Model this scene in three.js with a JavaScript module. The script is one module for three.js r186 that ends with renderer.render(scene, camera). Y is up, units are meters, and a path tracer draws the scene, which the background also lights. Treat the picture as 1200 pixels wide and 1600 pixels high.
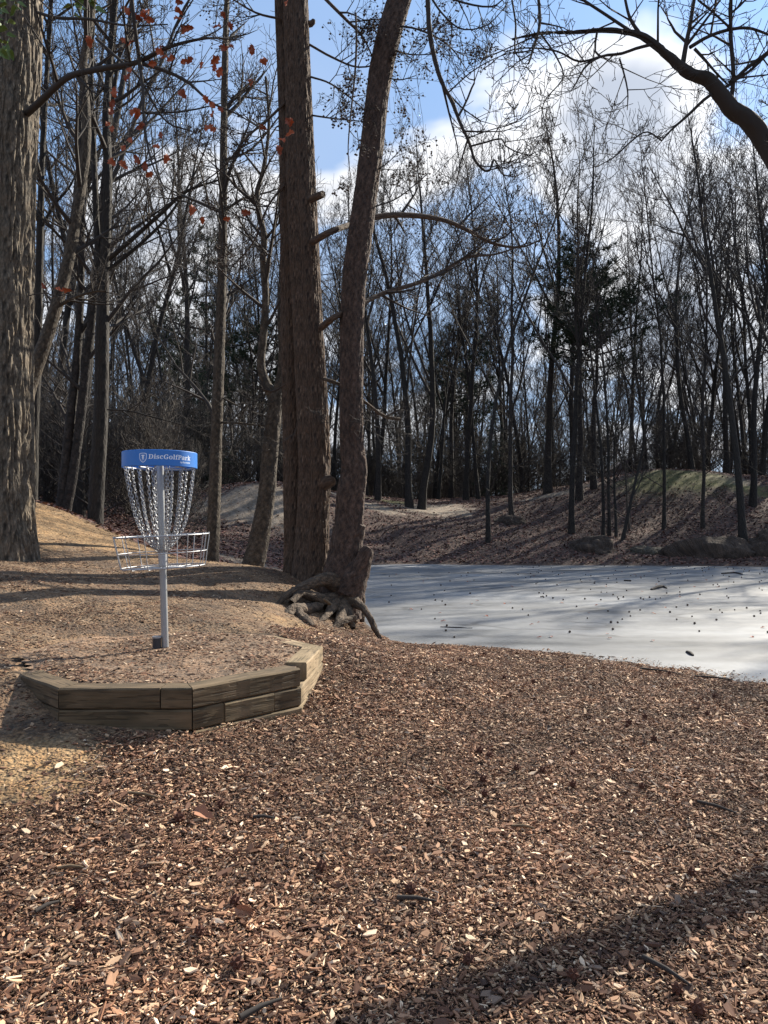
import * as THREE from 'three';
import { mergeVertices } from 'three/addons/utils/BufferGeometryUtils.js';
import { ImprovedNoise } from 'three/addons/math/ImprovedNoise.js';

// ------------------------------------------------------------------ camera, sky, sun, exposure
const EYE = 1.45, YH = 820, F = 1200;                       // eye height over the ice; horizon row and focal length in photo pixels
const scene = new THREE.Scene();
const camera = new THREE.PerspectiveCamera(2 * Math.atan(800 / F) * 180 / Math.PI, 0.75, 0.05, 900);
camera.position.set(0, EYE, 0);
camera.lookAt(0, EYE, -10);
camera.setViewOffset(1200, 1600, 0, 800 - YH, 1200, 1600);
scene.add(camera);
const renderer = new THREE.WebGLRenderer({ antialias: true });
renderer.toneMapping = THREE.LinearToneMapping;
renderer.toneMappingExposure = 2.15;
renderer.shadowMap.enabled = true;
const SUN_AZ = 43 * Math.PI / 180, SUN_EL = 33 * Math.PI / 180;
const SUN = new THREE.Vector3(Math.sin(SUN_AZ) * Math.cos(SUN_EL), Math.sin(SUN_EL), -Math.cos(SUN_AZ) * Math.cos(SUN_EL));
const sun = new THREE.DirectionalLight(new THREE.Color(1.0, 0.915, 0.77), 5);
sun.target.position.set(0, 0, -12); sun.position.copy(SUN).multiplyScalar(80).add(sun.target.position);
sun.castShadow = true; sun.shadow.mapSize.set(4096, 4096); sun.shadow.radius = 1.2;
Object.assign(sun.shadow.camera, { left: -45, right: 45, top: 40, bottom: -40, near: 1, far: 200 });
scene.add(sun, sun.target);

// ------------------------------------------------------------------ noise and random
const IN = new ImprovedNoise();
const n3 = (x, y, z) => IN.noise(x, y, z);
function fbm(x, y, z, o = 4, g = 0.5) { let a = 1, s = 0, t = 0; for (let i = 0; i < o; i++) { s += a * n3(x, y, z); t += a; a *= g; x = x * 2.03 + 11.7; y = y * 2.03 + 5.3; z = z * 2.03 + 7.1; } return s / t; }
function rand(seed) { let a = seed >>> 0; return () => { a = (a + 0x6D2B79F5) | 0; let t = Math.imul(a ^ (a >>> 15), 1 | a); t = (t + Math.imul(t ^ (t >>> 7), 61 | t)) ^ t; return ((t ^ (t >>> 14)) >>> 0) / 4294967296; }; }
const clamp = (x, a, b) => Math.min(b, Math.max(a, x));
const smooth = (a, b, x) => { const t = clamp((x - a) / (b - a), 0, 1); return t * t * (3 - 2 * t); };
const lerp = (a, b, t) => a + (b - a) * t;
function phash(i, j, s) { let h = Math.imul(i, 374761393) + Math.imul(j, 668265263) + Math.imul(s, 362437); h = Math.imul(h ^ (h >>> 13), 1274126177); return ((h ^ (h >>> 16)) >>> 0) / 4294967296; }
function pnoise(x, y, px, py, s) { // value noise that repeats after px, py cells
  const i = Math.floor(x), j = Math.floor(y); let u = x - i, v = y - j; u = u * u * (3 - 2 * u); v = v * v * (3 - 2 * v);
  const m = (a, p) => ((a % p) + p) % p, a = m(i, px), b = m(i + 1, px), c = m(j, py), d = m(j + 1, py);
  return lerp(lerp(phash(a, c, s), phash(b, c, s), u), lerp(phash(a, d, s), phash(b, d, s), u), v);
}
function pfbm(u, v, px, py, s, o = 4) { let a = 0.5, r = 0, t = 0; for (let k = 0; k < o; k++) { r += a * pnoise(u * px, v * py, px, py, s + k); t += a; a *= 0.5; px *= 2; py *= 2; } return r / t; }

// ------------------------------------------------------------------ sky: blue air with broken cloud all round
function makeSky() {
  const W = 3072, H = 1536, data = new Float32Array(W * H * 4);
  // where the photograph shows cloud (+) and open blue (-): photo x, y, radius in radians, amount
  const marks = [[600, 40, 0.14, -0.5], [420, 90, 0.16, -0.5], [220, 60, 0.2, -0.45], [490, 250, 0.1, 0.5], [330, 250, 0.13, 0.45], [150, 320, 0.15, 0.42], [690, 170, 0.11, 0.45], [790, 40, 0.1, 0.4], [940, 150, 0.09, 0.5], [1050, 120, 0.12, -0.12], [850, 220, 0.1, 0.05], [1060, 340, 0.14, 0.35], [640, 330, 0.1, 0.35], [840, 450, 0.12, -0.3], [700, 480, 0.1, -0.05], [560, 440, 0.1, -0.1], [1000, 560, 0.18, 0.35], [250, 540, 0.2, 0.25], [100, 180, 0.1, -0.2]]
    .map(([x, y, r, a]) => { const v = new THREE.Vector3((x - 600) / F, (YH - y) / F, -1).normalize(); return [v, r, a]; });
  const d = new THREE.Vector3();
  for (let j = 0; j < H; j++) {
    const el = ((j + 0.5) / H - 0.5) * Math.PI, cy = Math.cos(el), sy = Math.sin(el);
    for (let i = 0; i < W; i++) {
      const at = (j * W + i) * 4; data[at + 3] = 1;
      if (el < -0.02) { data[at] = 0.10; data[at + 1] = 0.09; data[at + 2] = 0.085; continue; }
      const az = ((i + 0.5) / W - 0.5) * 2 * Math.PI;
      d.set(cy * Math.cos(az), Math.max(sy, 0), cy * Math.sin(az));
      const s = 1.15 / (d.y + 0.22), x = d.x * s, z = d.z * s;
      const wx = 0.35 * n3(x * 1.1 + 3, 2.2, z * 1.1), wz = 0.35 * n3(x * 1.1, 7.7, z * 1.1 + 9);
      let c = fbm(x * 1.7 + wx, 1.3, z * 1.7 + wz, 6, 0.54) * 1.35 + 0.02, m = 0;
      for (const [v, r, a] of marks) { const q = 1 - v.dot(d); if (q < r * r * 3) m += a * Math.exp(-2 * q / (r * r)); }
      c += m * 1.0;
      const veil = 0.22 * smooth(-0.3, 0.35, fbm(x * 0.8 + 9, 4.4, z * 0.8, 4) + 0.25 * d.x), cov = Math.max(veil, smooth(0.0, 0.34, c)), thick = smooth(0.2, 0.75, c + 0.45 * fbm(x * 3.1 + 4, 8.1, z * 3.1, 4));
      const g = d.dot(SUN), glow = Math.exp(-(1 - g) / 0.055), wide = Math.exp(-(1 - g) / 0.35);
      const low = Math.exp(-d.y / 0.26);
      // clear air
      let r0 = lerp(0.08, 0.30, low), g0 = lerp(0.19, 0.38, low), b0 = lerp(0.41, 0.48, low);
      const air = 0.72 + 0.5 * wide + 0.5 * glow; r0 *= air; g0 *= air; b0 *= air * 0.97;
      // cloud: white where thin or lit, grey-blue where thick
      const lit = (1 - 0.46 * thick) * (0.74 + 0.3 * wide + 0.2 * glow);
      const r1 = 0.58 * lit - 0.035 * thick, g1 = 0.585 * lit - 0.01 * thick + 0.004 * thick, b1 = 0.60 * lit + 0.045 * thick;
      data[at] = lerp(r0, r1, cov); data[at + 1] = lerp(g0, g1, cov); data[at + 2] = lerp(b0, b1, cov);
    }
  }
  const t = new THREE.DataTexture(data, W, H, THREE.RGBAFormat, THREE.FloatType);
  t.mapping = THREE.EquirectangularReflectionMapping; t.magFilter = t.minFilter = THREE.LinearFilter; t.wrapS = THREE.RepeatWrapping; t.needsUpdate = true;
  return t;
}
scene.background = makeSky();
scene.environment = scene.background;

// ------------------------------------------------------------------ helpers
const taken = {};
function numbered(name) { const n = taken[name] = (taken[name] ?? -1) + 1; return n ? `${name}_${String(n).padStart(3, '0')}` : name; }
function tag(o, label, category, group, kind) { o.userData.label = label; if (category) o.userData.category = category; if (group) o.userData.group = group; if (kind) o.userData.kind = kind; return o; }
function thing(name, label, category, at = [0, 0, 0], group) { const g = new THREE.Group(); g.name = numbered(name); g.position.set(...at); scene.add(g); return tag(g, label, category, group); }
function mesh(name, geo, mat, parent) { const m = new THREE.Mesh(geo, mat); m.name = parent === scene ? numbered(name) : name; m.castShadow = m.receiveShadow = true; parent.add(m); return m; }
const V = (x, y, z) => new THREE.Vector3(x, y, z);
const at = (px, py, d) => V((px - 600) / F * d, EYE + (YH - py) / F * d, -d);     // photo pixel at a known distance

class GB { // collects tubes and quads into one geometry
  constructor() { this.p = []; this.n = []; this.u = []; this.i = []; this.c = null; }
  get count() { return this.p.length / 3; }
  build() {
    const g = new THREE.BufferGeometry();
    g.setAttribute('position', new THREE.BufferAttribute(new Float32Array(this.p), 3));
    g.setAttribute('normal', new THREE.BufferAttribute(new Float32Array(this.n), 3));
    g.setAttribute('uv', new THREE.BufferAttribute(new Float32Array(this.u), 2));
    g.setIndex(this.count > 65535 ? new THREE.BufferAttribute(new Uint32Array(this.i), 1) : new THREE.BufferAttribute(new Uint16Array(this.i), 1));
    return g;
  }
  tri(a, b, c) { // flat triangle
    const n = b.clone().sub(a).cross(c.clone().sub(a)).normalize(), k = this.count;
    for (const v of [a, b, c]) { this.p.push(v.x, v.y, v.z); this.n.push(n.x, n.y, n.z); this.u.push(v.x + v.z, v.y); }
    this.i.push(k, k + 1, k + 2);
  }
  quad(a, b, c, d) { this.tri(a, b, c); this.tri(a, c, d); }
  // tube along pts with radii; relief(angle01, lengthMetres, t) gives extra radius; u runs round in whole tiles
  tube(pts, rad, sides, relief, caps = false, tile = 0.5) {
    const N = pts.length, T = [], tan = V(0, 0, 0); let nrm = null, len = 0; const rows = [], L = [];
    for (let i = 0; i < N; i++) {
      const a = pts[Math.max(0, i - 1)], b = pts[Math.min(N - 1, i + 1)];
      const t = b.clone().sub(a).normalize(); T.push(t);
      if (!nrm) { nrm = Math.abs(t.y) < 0.9 ? V(0, 1, 0) : V(1, 0, 0); }
      nrm = nrm.clone().addScaledVector(t, -nrm.dot(t)).normalize();
      const bin = t.clone().cross(nrm);
      if (i) len += pts[i].distanceTo(pts[i - 1]); L.push(len);
      const row = [];
      for (let k = 0; k <= sides; k++) {
        const th = (k % sides) / sides * 2 * Math.PI, c = Math.cos(th), s = Math.sin(th);
        const dx = nrm.x * c + bin.x * s, dy = nrm.y * c + bin.y * s, dz = nrm.z * c + bin.z * s;
        const r = rad[i] + (relief ? relief((k % sides) / sides, len, i / (N - 1), dx, dz) : 0);
        row.push(pts[i].x + dx * r, pts[i].y + dy * r, pts[i].z + dz * r, dx, dy, dz);
      }
      rows.push(row);
    }
    const turns = Math.max(1, Math.round(2 * Math.PI * rad[0] / tile)), base = this.count, w = sides + 1;
    for (let i = 0; i < N; i++) for (let k = 0; k <= sides; k++) {
      const q = rows[i]; this.p.push(q[k * 6], q[k * 6 + 1], q[k * 6 + 2]);
      if (relief) {
        const kp = ((k + 1) % sides) * 6, km = ((k + sides - 1) % sides) * 6, up = rows[Math.min(N - 1, i + 1)], dn = rows[Math.max(0, i - 1)];
        const ax = q[kp] - q[km], ay = q[kp + 1] - q[km + 1], az = q[kp + 2] - q[km + 2], bx = up[k * 6] - dn[k * 6], by = up[k * 6 + 1] - dn[k * 6 + 1], bz = up[k * 6 + 2] - dn[k * 6 + 2];
        let x = ay * bz - az * by, y = az * bx - ax * bz, z = ax * by - ay * bx; const l = Math.hypot(x, y, z) || 1; if (x * q[k * 6 + 3] + y * q[k * 6 + 4] + z * q[k * 6 + 5] < 0) { x = -x; y = -y; z = -z; } this.n.push(x / l, y / l, z / l);
      } else this.n.push(q[k * 6 + 3], q[k * 6 + 4], q[k * 6 + 5]);
      this.u.push(k / sides * turns, L[i] / tile);
    }
    for (let i = 0; i < N - 1; i++) for (let k = 0; k < sides; k++) { const a = base + i * w + k, b = a + 1, c = a + w, d = c + 1; this.i.push(a, b, d, a, d, c); }
    if (caps) for (const e of [0, N - 1]) {
      const k0 = this.count, t = T[e], sgn = e ? 1 : -1; this.p.push(pts[e].x, pts[e].y, pts[e].z); this.n.push(t.x * sgn, t.y * sgn, t.z * sgn); this.u.push(0.5, 0.5);
      for (let k = 0; k <= sides; k++) { const q = rows[e]; this.p.push(q[k * 6], q[k * 6 + 1], q[k * 6 + 2]); this.n.push(t.x * sgn, t.y * sgn, t.z * sgn); this.u.push(0.5 + 0.1 * Math.cos(k), 0.5 + 0.1 * Math.sin(k)); }
      for (let k = 0; k < sides; k++) e ? this.i.push(k0, k0 + 1 + k, k0 + 2 + k) : this.i.push(k0, k0 + 2 + k, k0 + 1 + k);
    }
    return this;
  }
}
function resample(P, R, step) { // smooth curve through points with radii
  const c = new THREE.CatmullRomCurve3(P, false, 'centripetal'), n = Math.max(3, Math.round(c.getLength() / step)), pts = [], rad = [], m = P.length - 1;
  for (let i = 0; i <= n; i++) { const t = i / n, f = t * m, k = Math.min(m - 1, Math.floor(f)); pts.push(c.getPoint(t)); rad.push(lerp(R[k], R[k + 1], f - k)); }
  return [pts, rad];
}

// ------------------------------------------------------------------ textures
function tex(size, fn, srgb, h = size) {
  const d = new Uint8Array(size * h * 4);
  for (let j = 0; j < h; j++) for (let i = 0; i < size; i++) { const c = fn((i + 0.5) / size, (j + 0.5) / h), k = (j * size + i) * 4; if (Array.isArray(c)) { d[k] = clamp(c[0], 0, 1) * 255; d[k + 1] = clamp(c[1], 0, 1) * 255; d[k + 2] = clamp(c[2], 0, 1) * 255; } else d[k] = d[k + 1] = d[k + 2] = clamp(c, 0, 1) * 255; d[k + 3] = 255; }
  const t = new THREE.DataTexture(d, size, h); t.wrapS = t.wrapT = THREE.RepeatWrapping; t.magFilter = THREE.LinearFilter; t.minFilter = THREE.LinearMipmapLinearFilter; t.generateMipmaps = true;
  if (srgb) t.colorSpace = THREE.SRGBColorSpace; t.needsUpdate = true; return t;
}
const barkRidge = (u, v) => { const w = 0.06 * (pfbm(u, v, 4, 3, 5, 3) - 0.5); const a = pfbm(u + w, v, 9, 3, 11, 3); return Math.pow(clamp(1 - Math.abs(2 * a - 1) * 2.2, 0, 1), 0.7); };
const barkHeight = tex(512, (u, v) => clamp(0.15 + 0.6 * (1 - barkRidge(u, v)) + 0.35 * (pfbm(u, v, 24, 10, 3, 3) - 0.5), 0, 1));
const barkColor = tex(512, (u, v) => { const a = 0.72 + 0.55 * (pfbm(u, v, 7, 4, 21, 5) - 0.5) + 0.3 * (pfbm(u, v, 40, 14, 31, 2) - 0.5) - 0.2 * barkRidge(u, v), g = pfbm(u, v, 3, 3, 44, 4); return [a + 0.05 * (g - 0.5), a, a - 0.05 * (g - 0.5)]; }, true);
const plateHeight = tex(512, (u, v) => clamp(0.5 + 1.5 * (pfbm(u, v, 18, 14, 61, 3) - 0.5) + 0.5 * (pfbm(u, v, 50, 40, 66, 2) - 0.5), 0, 1));
const plateColor = tex(512, (u, v) => { const a = 0.74 + 0.7 * (pfbm(u, v, 14, 11, 71, 4) - 0.5) + 0.3 * (pfbm(u, v, 60, 48, 75, 2) - 0.5); return [a, a * 0.985, a * 0.97]; }, true);
const soilColor = tex(1024, (u, v) => { const a = 0.76 + 0.5 * (pfbm(u, v, 12, 12, 81, 6) - 0.5) + 0.5 * (pfbm(u, v, 120, 120, 85, 2) - 0.5), g = pfbm(u, v, 30, 30, 90, 3) - 0.5; return [a + 0.08 * g, a, a - 0.1 * g]; }, true);
const soilHeight = tex(1024, (u, v) => clamp(0.5 + 0.8 * (pfbm(u, v, 14, 14, 95, 4) - 0.5) + 0.8 * (pfbm(u, v, 110, 110, 99, 2) - 0.5), 0, 1));
const woodColor = tex(512, (u, v) => { const g = pfbm(u, v, 6, 46, 101, 4), k = pfbm(u, v, 7, 9, 107, 5), a = 0.74 + 0.24 * (g - 0.5) + 0.4 * (k - 0.5), crack = smooth(0.72, 0.8, pnoise(u * 9, v * 60, 9, 60, 111)) * 0.14; return [a - crack, a * 0.97 - crack, a * (0.9 + 0.1 * (k - 0.5)) - crack]; }, true);
const woodHeight = tex(512, (u, v) => clamp(0.6 + 0.6 * (pfbm(u, v, 6, 46, 101, 4) - 0.5) - 0.4 * smooth(0.72, 0.8, pnoise(u * 9, v * 60, 9, 60, 111)), 0, 1));

const C = (r, g, b) => new THREE.Color().setRGB(r, g, b);
const std = (color, o = {}) => new THREE.MeshStandardMaterial({ color, roughness: 0.9, ...o });
const bark = (r, g, b, o = {}) => std(C(r, g, b), { map: barkColor, bumpMap: barkHeight, bumpScale: 0.012, ...o });
const plate = (r, g, b, o = {}) => std(C(r, g, b), { map: plateColor, bumpMap: plateHeight, bumpScale: 0.01, ...o });
const M = {
  soil: std(0xffffff, { vertexColors: true, map: soilColor, bumpMap: soilHeight, bumpScale: 0.018, roughness: 0.97 }),
  fill: std(C(0.29, 0.185, 0.115), { map: soilColor, bumpMap: soilHeight, bumpScale: 0.012, roughness: 0.97 }),
  oakBark: bark(0.36, 0.285, 0.205, { bumpScale: 0.02 }), gumBark: bark(0.25, 0.158, 0.104, { bumpScale: 0.02 }), cherryBark: plate(0.13, 0.084, 0.063, { roughness: 0.9 }),
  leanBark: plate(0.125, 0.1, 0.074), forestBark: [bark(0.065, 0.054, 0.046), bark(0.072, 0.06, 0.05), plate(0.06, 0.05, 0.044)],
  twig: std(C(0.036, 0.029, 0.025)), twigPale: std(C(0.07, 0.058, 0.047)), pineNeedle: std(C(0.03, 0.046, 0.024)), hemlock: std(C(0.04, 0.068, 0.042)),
  cutWood: std(C(0.3, 0.22, 0.15), { map: woodColor }), root: plate(0.17, 0.12, 0.08, { bumpScale: 0.012 }),
  rust: std(C(0.36, 0.085, 0.028), { roughness: 0.7 }), rustDark: std(C(0.24, 0.055, 0.022), { roughness: 0.7 }),
  green: new THREE.MeshPhysicalMaterial({ color: C(0.09, 0.14, 0.02), roughness: 0.45 }),
  seedBall: std(C(0.05, 0.03, 0.02)), redCone: std(C(0.09, 0.034, 0.02)),
  galv: new THREE.MeshStandardMaterial({ color: C(0.40, 0.41, 0.43), metalness: 0.7, roughness: 0.48 }),
  galvPole: new THREE.MeshStandardMaterial({ color: C(0.36, 0.37, 0.38), metalness: 0.6, roughness: 0.5, bumpMap: plateHeight, bumpScale: 0.0006 }),
  blackPlastic: std(C(0.03, 0.03, 0.035), { roughness: 0.5 }),
};

// ------------------------------------------------------------------ ground: heights read from the photograph, joined by a thin-plate surface
const HP = [ // x, distance, height over the ice
  [-4, -3, .2], [0, -3, .06], [4, -3, .05], [8, -3, .1], [-9, -3, .9], [0, 1, .05], [2, 1, .03], [-2, 1, .16], [0, 2.2, .06], [1.5, 2, .035], [3, 3, .035], [-1, 2.2, .13], [-1, 3, .2], [-1.75, 3.5, .29], [-3, 3, .46],
  [0, 4, .14], [1.5, 4.5, .085], [3, 5, .05], [5, 4.5, .05], [.3, 5.5, .19], [1.2, 6.5, .1], [2.2, 7, .05], [6, 2, .06],
  [-1.73, 4.0, .385], [-1.02, 4.05, .335], [-.48, 4.62, .285], [-.38, 5.5, .4], [-.65, 6.2, .55], [-2.15, 4.44, .57], [-1.5, 6.4, .64], [-2.5, 5.2, .68], [-2.3, 4.0, .44],
  [-3.4, 6, .94], [-2.3, 6.8, .75], [-1.5, 8, .64], [-.8, 7.8, .41], [-.3, 7.6, .28], [-.95, 8.8, .5], [-.02, 8.6, .14], [-1, 10, .72], [-.62, 9.5, .42], [-.33, 10.1, .18], [-.4, 9.0, .22],
  [-1.4, 10.5, .76], [-2.5, 11, .9], [-3, 9, .93], [-4.3, 9, 1.07], [-4.5, 7, 1.1], [-4.5, 12, 1.33], [-5.85, 13, 1.83], [-8, 12, 2.2], [-8, 8, 1.8], [-7, 5, 1.35], [-13, 10, 2.8],
  [4.6, 6.3, 0], [3.55, 6.95, 0], [3.1, 7.55, 0], [2.12, 8.5, 0], [.76, 9.2, 0], [.12, 9.4, 0], [-.16, 10.6, 0], [-.42, 12, 0], [-1.1, 15, 0], [-1.6, 20, 0], [-1.6, 25, 0], [-.7, 27.4, 0], [3, 27.7, 0], [8, 27.4, 0], [13, 26.5, 0], [17.5, 23, 0], [20, 17, 0], [19, 11, 0], [13, 6.8, 0], [8, 5.8, 0],
  [3, 12, -.5], [8, 12, -.6], [4, 18, -.6], [10, 18, -.6], [1, 22, -.5], [8, 24, -.5], [14, 14, -.5], [15, 20, -.5], [6, 8.5, -.3],
  [-6, 18, 1.2], [-9, 25, 1.8], [-3.5, 15, .55], [-2.9, 20, .3], [-3.2, 26, .7], [-5.25, 30.5, 2.9], [-4.2, 27.5, 1.1], [-8, 30, 2.1], [-2.2, 32, 2.5], [-1.6, 29, .95], [0, 34, 2.1], [0, 30.5, .8], [1, 31.5, 1.15],
  [2.4, 36, 2.1], [4.8, 40, 2.65], [4, 33, 1.3], [4, 30, .6], [8, 30, .75], [8, 35, 2.0], [7, 40, 2.75], [10, 33, 1.5], [10.5, 38, 3.3], [14.2, 38, 4.1], [13, 33, 2.0], [13, 29.5, .85], [16, 31, 1.7], [18, 38, 3.8], [17, 35, 2.9], [20, 28, 1.5], [23, 21, 1.5], [25, 14, 1.3], [23, 35, 3.2],
  [0, 50, 2.8], [15, 50, 3.5], [30, 50, 3], [-15, 45, 2.6], [-30, 30, 4], [-25, 12, 3.6], [35, 10, 2], [0, 90, 2.2], [-50, 90, 3], [50, 90, 2.5], [0, 200, 0], [-150, 150, 0], [150, 150, 0], [80, 20, 2], [-90, 20, 4], [60, -10, 1], [-60, -10, 3],
];
const TPS = (() => {
  const n = HP.length, m = n + 3, A = Array.from({ length: m }, () => new Float64Array(m + 1)), U = (r2) => r2 > 1e-9 ? r2 * Math.log(r2) * 0.5 : 0;
  for (let i = 0; i < n; i++) { for (let j = 0; j < n; j++) A[i][j] = U((HP[i][0] - HP[j][0]) ** 2 + (HP[i][1] - HP[j][1]) ** 2); A[i][i] += 0.02; A[i][n] = A[n][i] = 1; A[i][n + 1] = A[n + 1][i] = HP[i][0]; A[i][n + 2] = A[n + 2][i] = HP[i][1]; A[i][m] = HP[i][2]; }
  for (let c = 0; c < m; c++) { let p = c; for (let r = c + 1; r < m; r++) if (Math.abs(A[r][c]) > Math.abs(A[p][c])) p = r;[A[c], A[p]] = [A[p], A[c]]; for (let r = 0; r < m; r++) if (r !== c) { const f = A[r][c] / A[c][c]; if (f) for (let k = c; k <= m; k++) A[r][k] -= f * A[c][k]; } }
  const w = A.map((r, i) => r[m] / r[i]);
  return (x, d) => { let s = w[n] + w[n + 1] * x + w[n + 2] * d; for (let i = 0; i < n; i++) s += w[i] * U((x - HP[i][0]) ** 2 + (d - HP[i][1]) ** 2); return s; };
})();
const DECK = [[-2.1, 4.44], [-1.73, 4.08], [-1.02, 4.09], [-.505, 4.66], [-.44, 5.52], [-.85, 6.05], [-1.6, 6.25], [-2.3, 5.75], [-2.45, 5.0]], DECK_Y = 0.58;
function deckInside(x, d) { let s = 1e9; for (let i = 0; i < DECK.length; i++) { const [ax, ad] = DECK[i], [bx, bd] = DECK[(i + 1) % DECK.length], l = Math.hypot(bx - ax, bd - ad); s = Math.min(s, -((bx - ax) * (d - ad) - (bd - ad) * (x - ax)) / l * -1); } return s; } // metres inside the edge
function rawHeight(x, d) {
  let h = clamp(TPS(x, d), -0.8, 6);
  const far = smooth(9, 26, Math.hypot(x, d));
  h += 0.012 * n3(x * 2.3, 1, d * 2.3) + 0.01 * n3(x * 6, 4, d * 6) + far * (0.10 * n3(x * 0.7, 9, d * 0.7) + 0.09 * n3(x * 0.25, 3, d * 0.25)) * smooth(0.0, 0.5, h);
  const e = deckInside(x, d); if (e > -3) h = Math.min(h, DECK_Y + 0.005 + Math.max(0, -e) * 0.2); if (e > 0.06) h = Math.min(h, DECK_Y - 0.1 * smooth(0.06, 0.14, e));
  return h;
}
function axis(parts) { const a = []; for (const [x0, x1, s, g] of parts) { let x = x0, st = s; while (x < x1 - 1e-6) { a.push(x); x += st; st *= g; } } return a; }
const XS = (() => { const half = axis([[7, 240, .085, 1.07]]); const mid = axis([[-7, 7, .08, 1]]); return [...half.map(v => -v).reverse(), ...mid.filter(v => v > -6.99 && v < 6.99), ...half]; })();
const DS = axis([[-60, -4, 6, .93], [-4, 1.8, .16, 1], [1.8, 12, .08, 1], [12, 46, .085, 1.018], [46, 320, .8, 1.1]]).sort((a, b) => a - b);
const HG = new Float32Array(XS.length * DS.length);
for (let j = 0; j < DS.length; j++) for (let i = 0; i < XS.length; i++) HG[j * XS.length + i] = rawHeight(XS[i], DS[j]);
function find(a, v) { let lo = 0, hi = a.length - 2; while (lo < hi) { const m = (lo + hi + 1) >> 1; if (a[m] <= v) lo = m; else hi = m - 1; } return lo; }
function groundY(x, d) { const i = find(XS, x), j = find(DS, d), u = clamp((x - XS[i]) / (XS[i + 1] - XS[i]), 0, 1), v = clamp((d - DS[j]) / (DS[j + 1] - DS[j]), 0, 1), w = XS.length, k = j * w + i; return lerp(lerp(HG[k], HG[k + 1], u), lerp(HG[k + w], HG[k + w + 1], u), v); }
// what the ground is made of
const blob = (x, d, cx, cd, rx, rd, e = 0.5) => { const q = Math.hypot((x - cx) / rx, (d - cd) / rd) + 0.35 * n3(x * 1.7, 5, d * 1.7) + 0.18 * n3(x * 6, 2, d * 6); return 1 - smooth(1 - e, 1, q); };
function mulchMask(x, d) { // wood chips cover the front and the shore; bare dirt on the rise to the side
  const n = 0.5 * n3(x * 1.1, 2, d * 1.1) + 0.2 * n3(x * 4, 3, d * 4);
  const edge = x + 0.85 + 0.62 * Math.max(0, 4.2 - d) * 1.6 + (d > 4.2 ? -0.13 * (d - 4.2) : 0);
  let m = smooth(-0.5, 0.25, edge + n * 0.8 + (d < 3.0 ? 1.2 : 0));
  m *= 1 - 0.9 * blob(x, d, -1.75, 3.45, .55, .5);
  if (d > 7) m *= 1 - smooth(7, 9, d) * (1 - smooth(-1.0, 0.3, x));
  return d > 10.5 || x < -4 ? 0 : clamp(m, 0, 1);
}
const sandMask = (x, d) => Math.max(blob(x, d, -1.75, 3.45, .6, .5), blob(x, d, -5, 11.7, 3.2, 2.4, .6), 0.8 * blob(x, d, -.75, 7.6, .6, .5), 0.6 * blob(x, d, -2.6, 10.3, 1.6, .9));
const litterMask = (x, d) => d > 11 ? smooth(12.2, 14, d + 0.25 * (x + 4) * (x < -4 ? 1 : 0) + 1.2 * n3(x * .5, 1, d * .5)) : 0;
const pathMask = (x, d) => Math.max(blob(x, d, 2.2, 36.5, 2.6, 2.4), blob(x, d, -5, 29.5, 3.4, 2.2), blob(x, d, 8.5, 39, 3, 1), blob(x, d, 16.4, 36.8, 1.8, 1.0), blob(x, d, -1, 34, 2.5, 1.2), 0.7 * blob(x, d, -3.1, 20, 2, 1.2));
const mossMask = (x, d) => Math.max(blob(x, d, 14, 37, 3.6, 2.6), blob(x, d, 17, 35.4, 1.5, 1.2), blob(x, d, -.3, 38, 2.2, 1.5));
(() => {
  const w = XS.length, h = DS.length, pos = new Float32Array(w * h * 3), uv = new Float32Array(w * h * 2), col = new Float32Array(w * h * 3), idx = new Uint32Array((w - 1) * (h - 1) * 6);
  for (let j = 0, k = 0; j < h; j++) for (let i = 0; i < w; i++, k++) {
    const x = XS[i], d = DS[j]; pos.set([x, HG[k], -d], k * 3); uv.set([x / 1.6, d / 1.6], k * 2);
    const n = 0.5 + 0.5 * fbm(x * 0.9, 3, d * 0.9, 3), c = [lerp(.23, .33, n), lerp(.145, .21, n), lerp(.08, .12, n)];
    const put = (m, r, g, b) => { c[0] = lerp(c[0], r, m); c[1] = lerp(c[1], g, m); c[2] = lerp(c[2], b, m); };
    put(.75 * smooth(.05, .4, fbm(x * 1.5 + 7, 2, d * 1.9, 4) + .12) * (1 - litterMask(x, d)), .135, .082, .05);
    put(sandMask(x, d), lerp(.42, .48, n), lerp(.26, .30, n), lerp(.12, .145, n));
    put(mulchMask(x, d) * 0.9, .07, .038, .025);
    put(litterMask(x, d), lerp(.12, .17, n), lerp(.076, .104, n), lerp(.062, .082, n));
    put(pathMask(x, d) * 0.9, .42, .34, .26); put(mossMask(x, d) * 0.9, .17, .165, .045);
    if (HG[k] < 0.03) put(smooth(0.05, -0.02, HG[k]) * 0.5, .09, .07, .055);
    col.set(c, k * 3);
  }
  for (let j = 0, k = 0; j < h - 1; j++) for (let i = 0; i < w - 1; i++) { const a = j * w + i; idx.set([a, a + 1, a + w + 1, a, a + w + 1, a + w], k); k += 6; }
  const g = new THREE.BufferGeometry(); g.setAttribute('position', new THREE.BufferAttribute(pos, 3)); g.setAttribute('uv', new THREE.BufferAttribute(uv, 2)); g.setAttribute('color', new THREE.BufferAttribute(col, 3)); g.setIndex(new THREE.BufferAttribute(idx, 1)); g.computeVertexNormals();
  tag(mesh('ground', g, M.soil, scene), 'brown earth of the woods sloping down to the frozen pond', 'ground', null, 'structure');
})();

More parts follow.
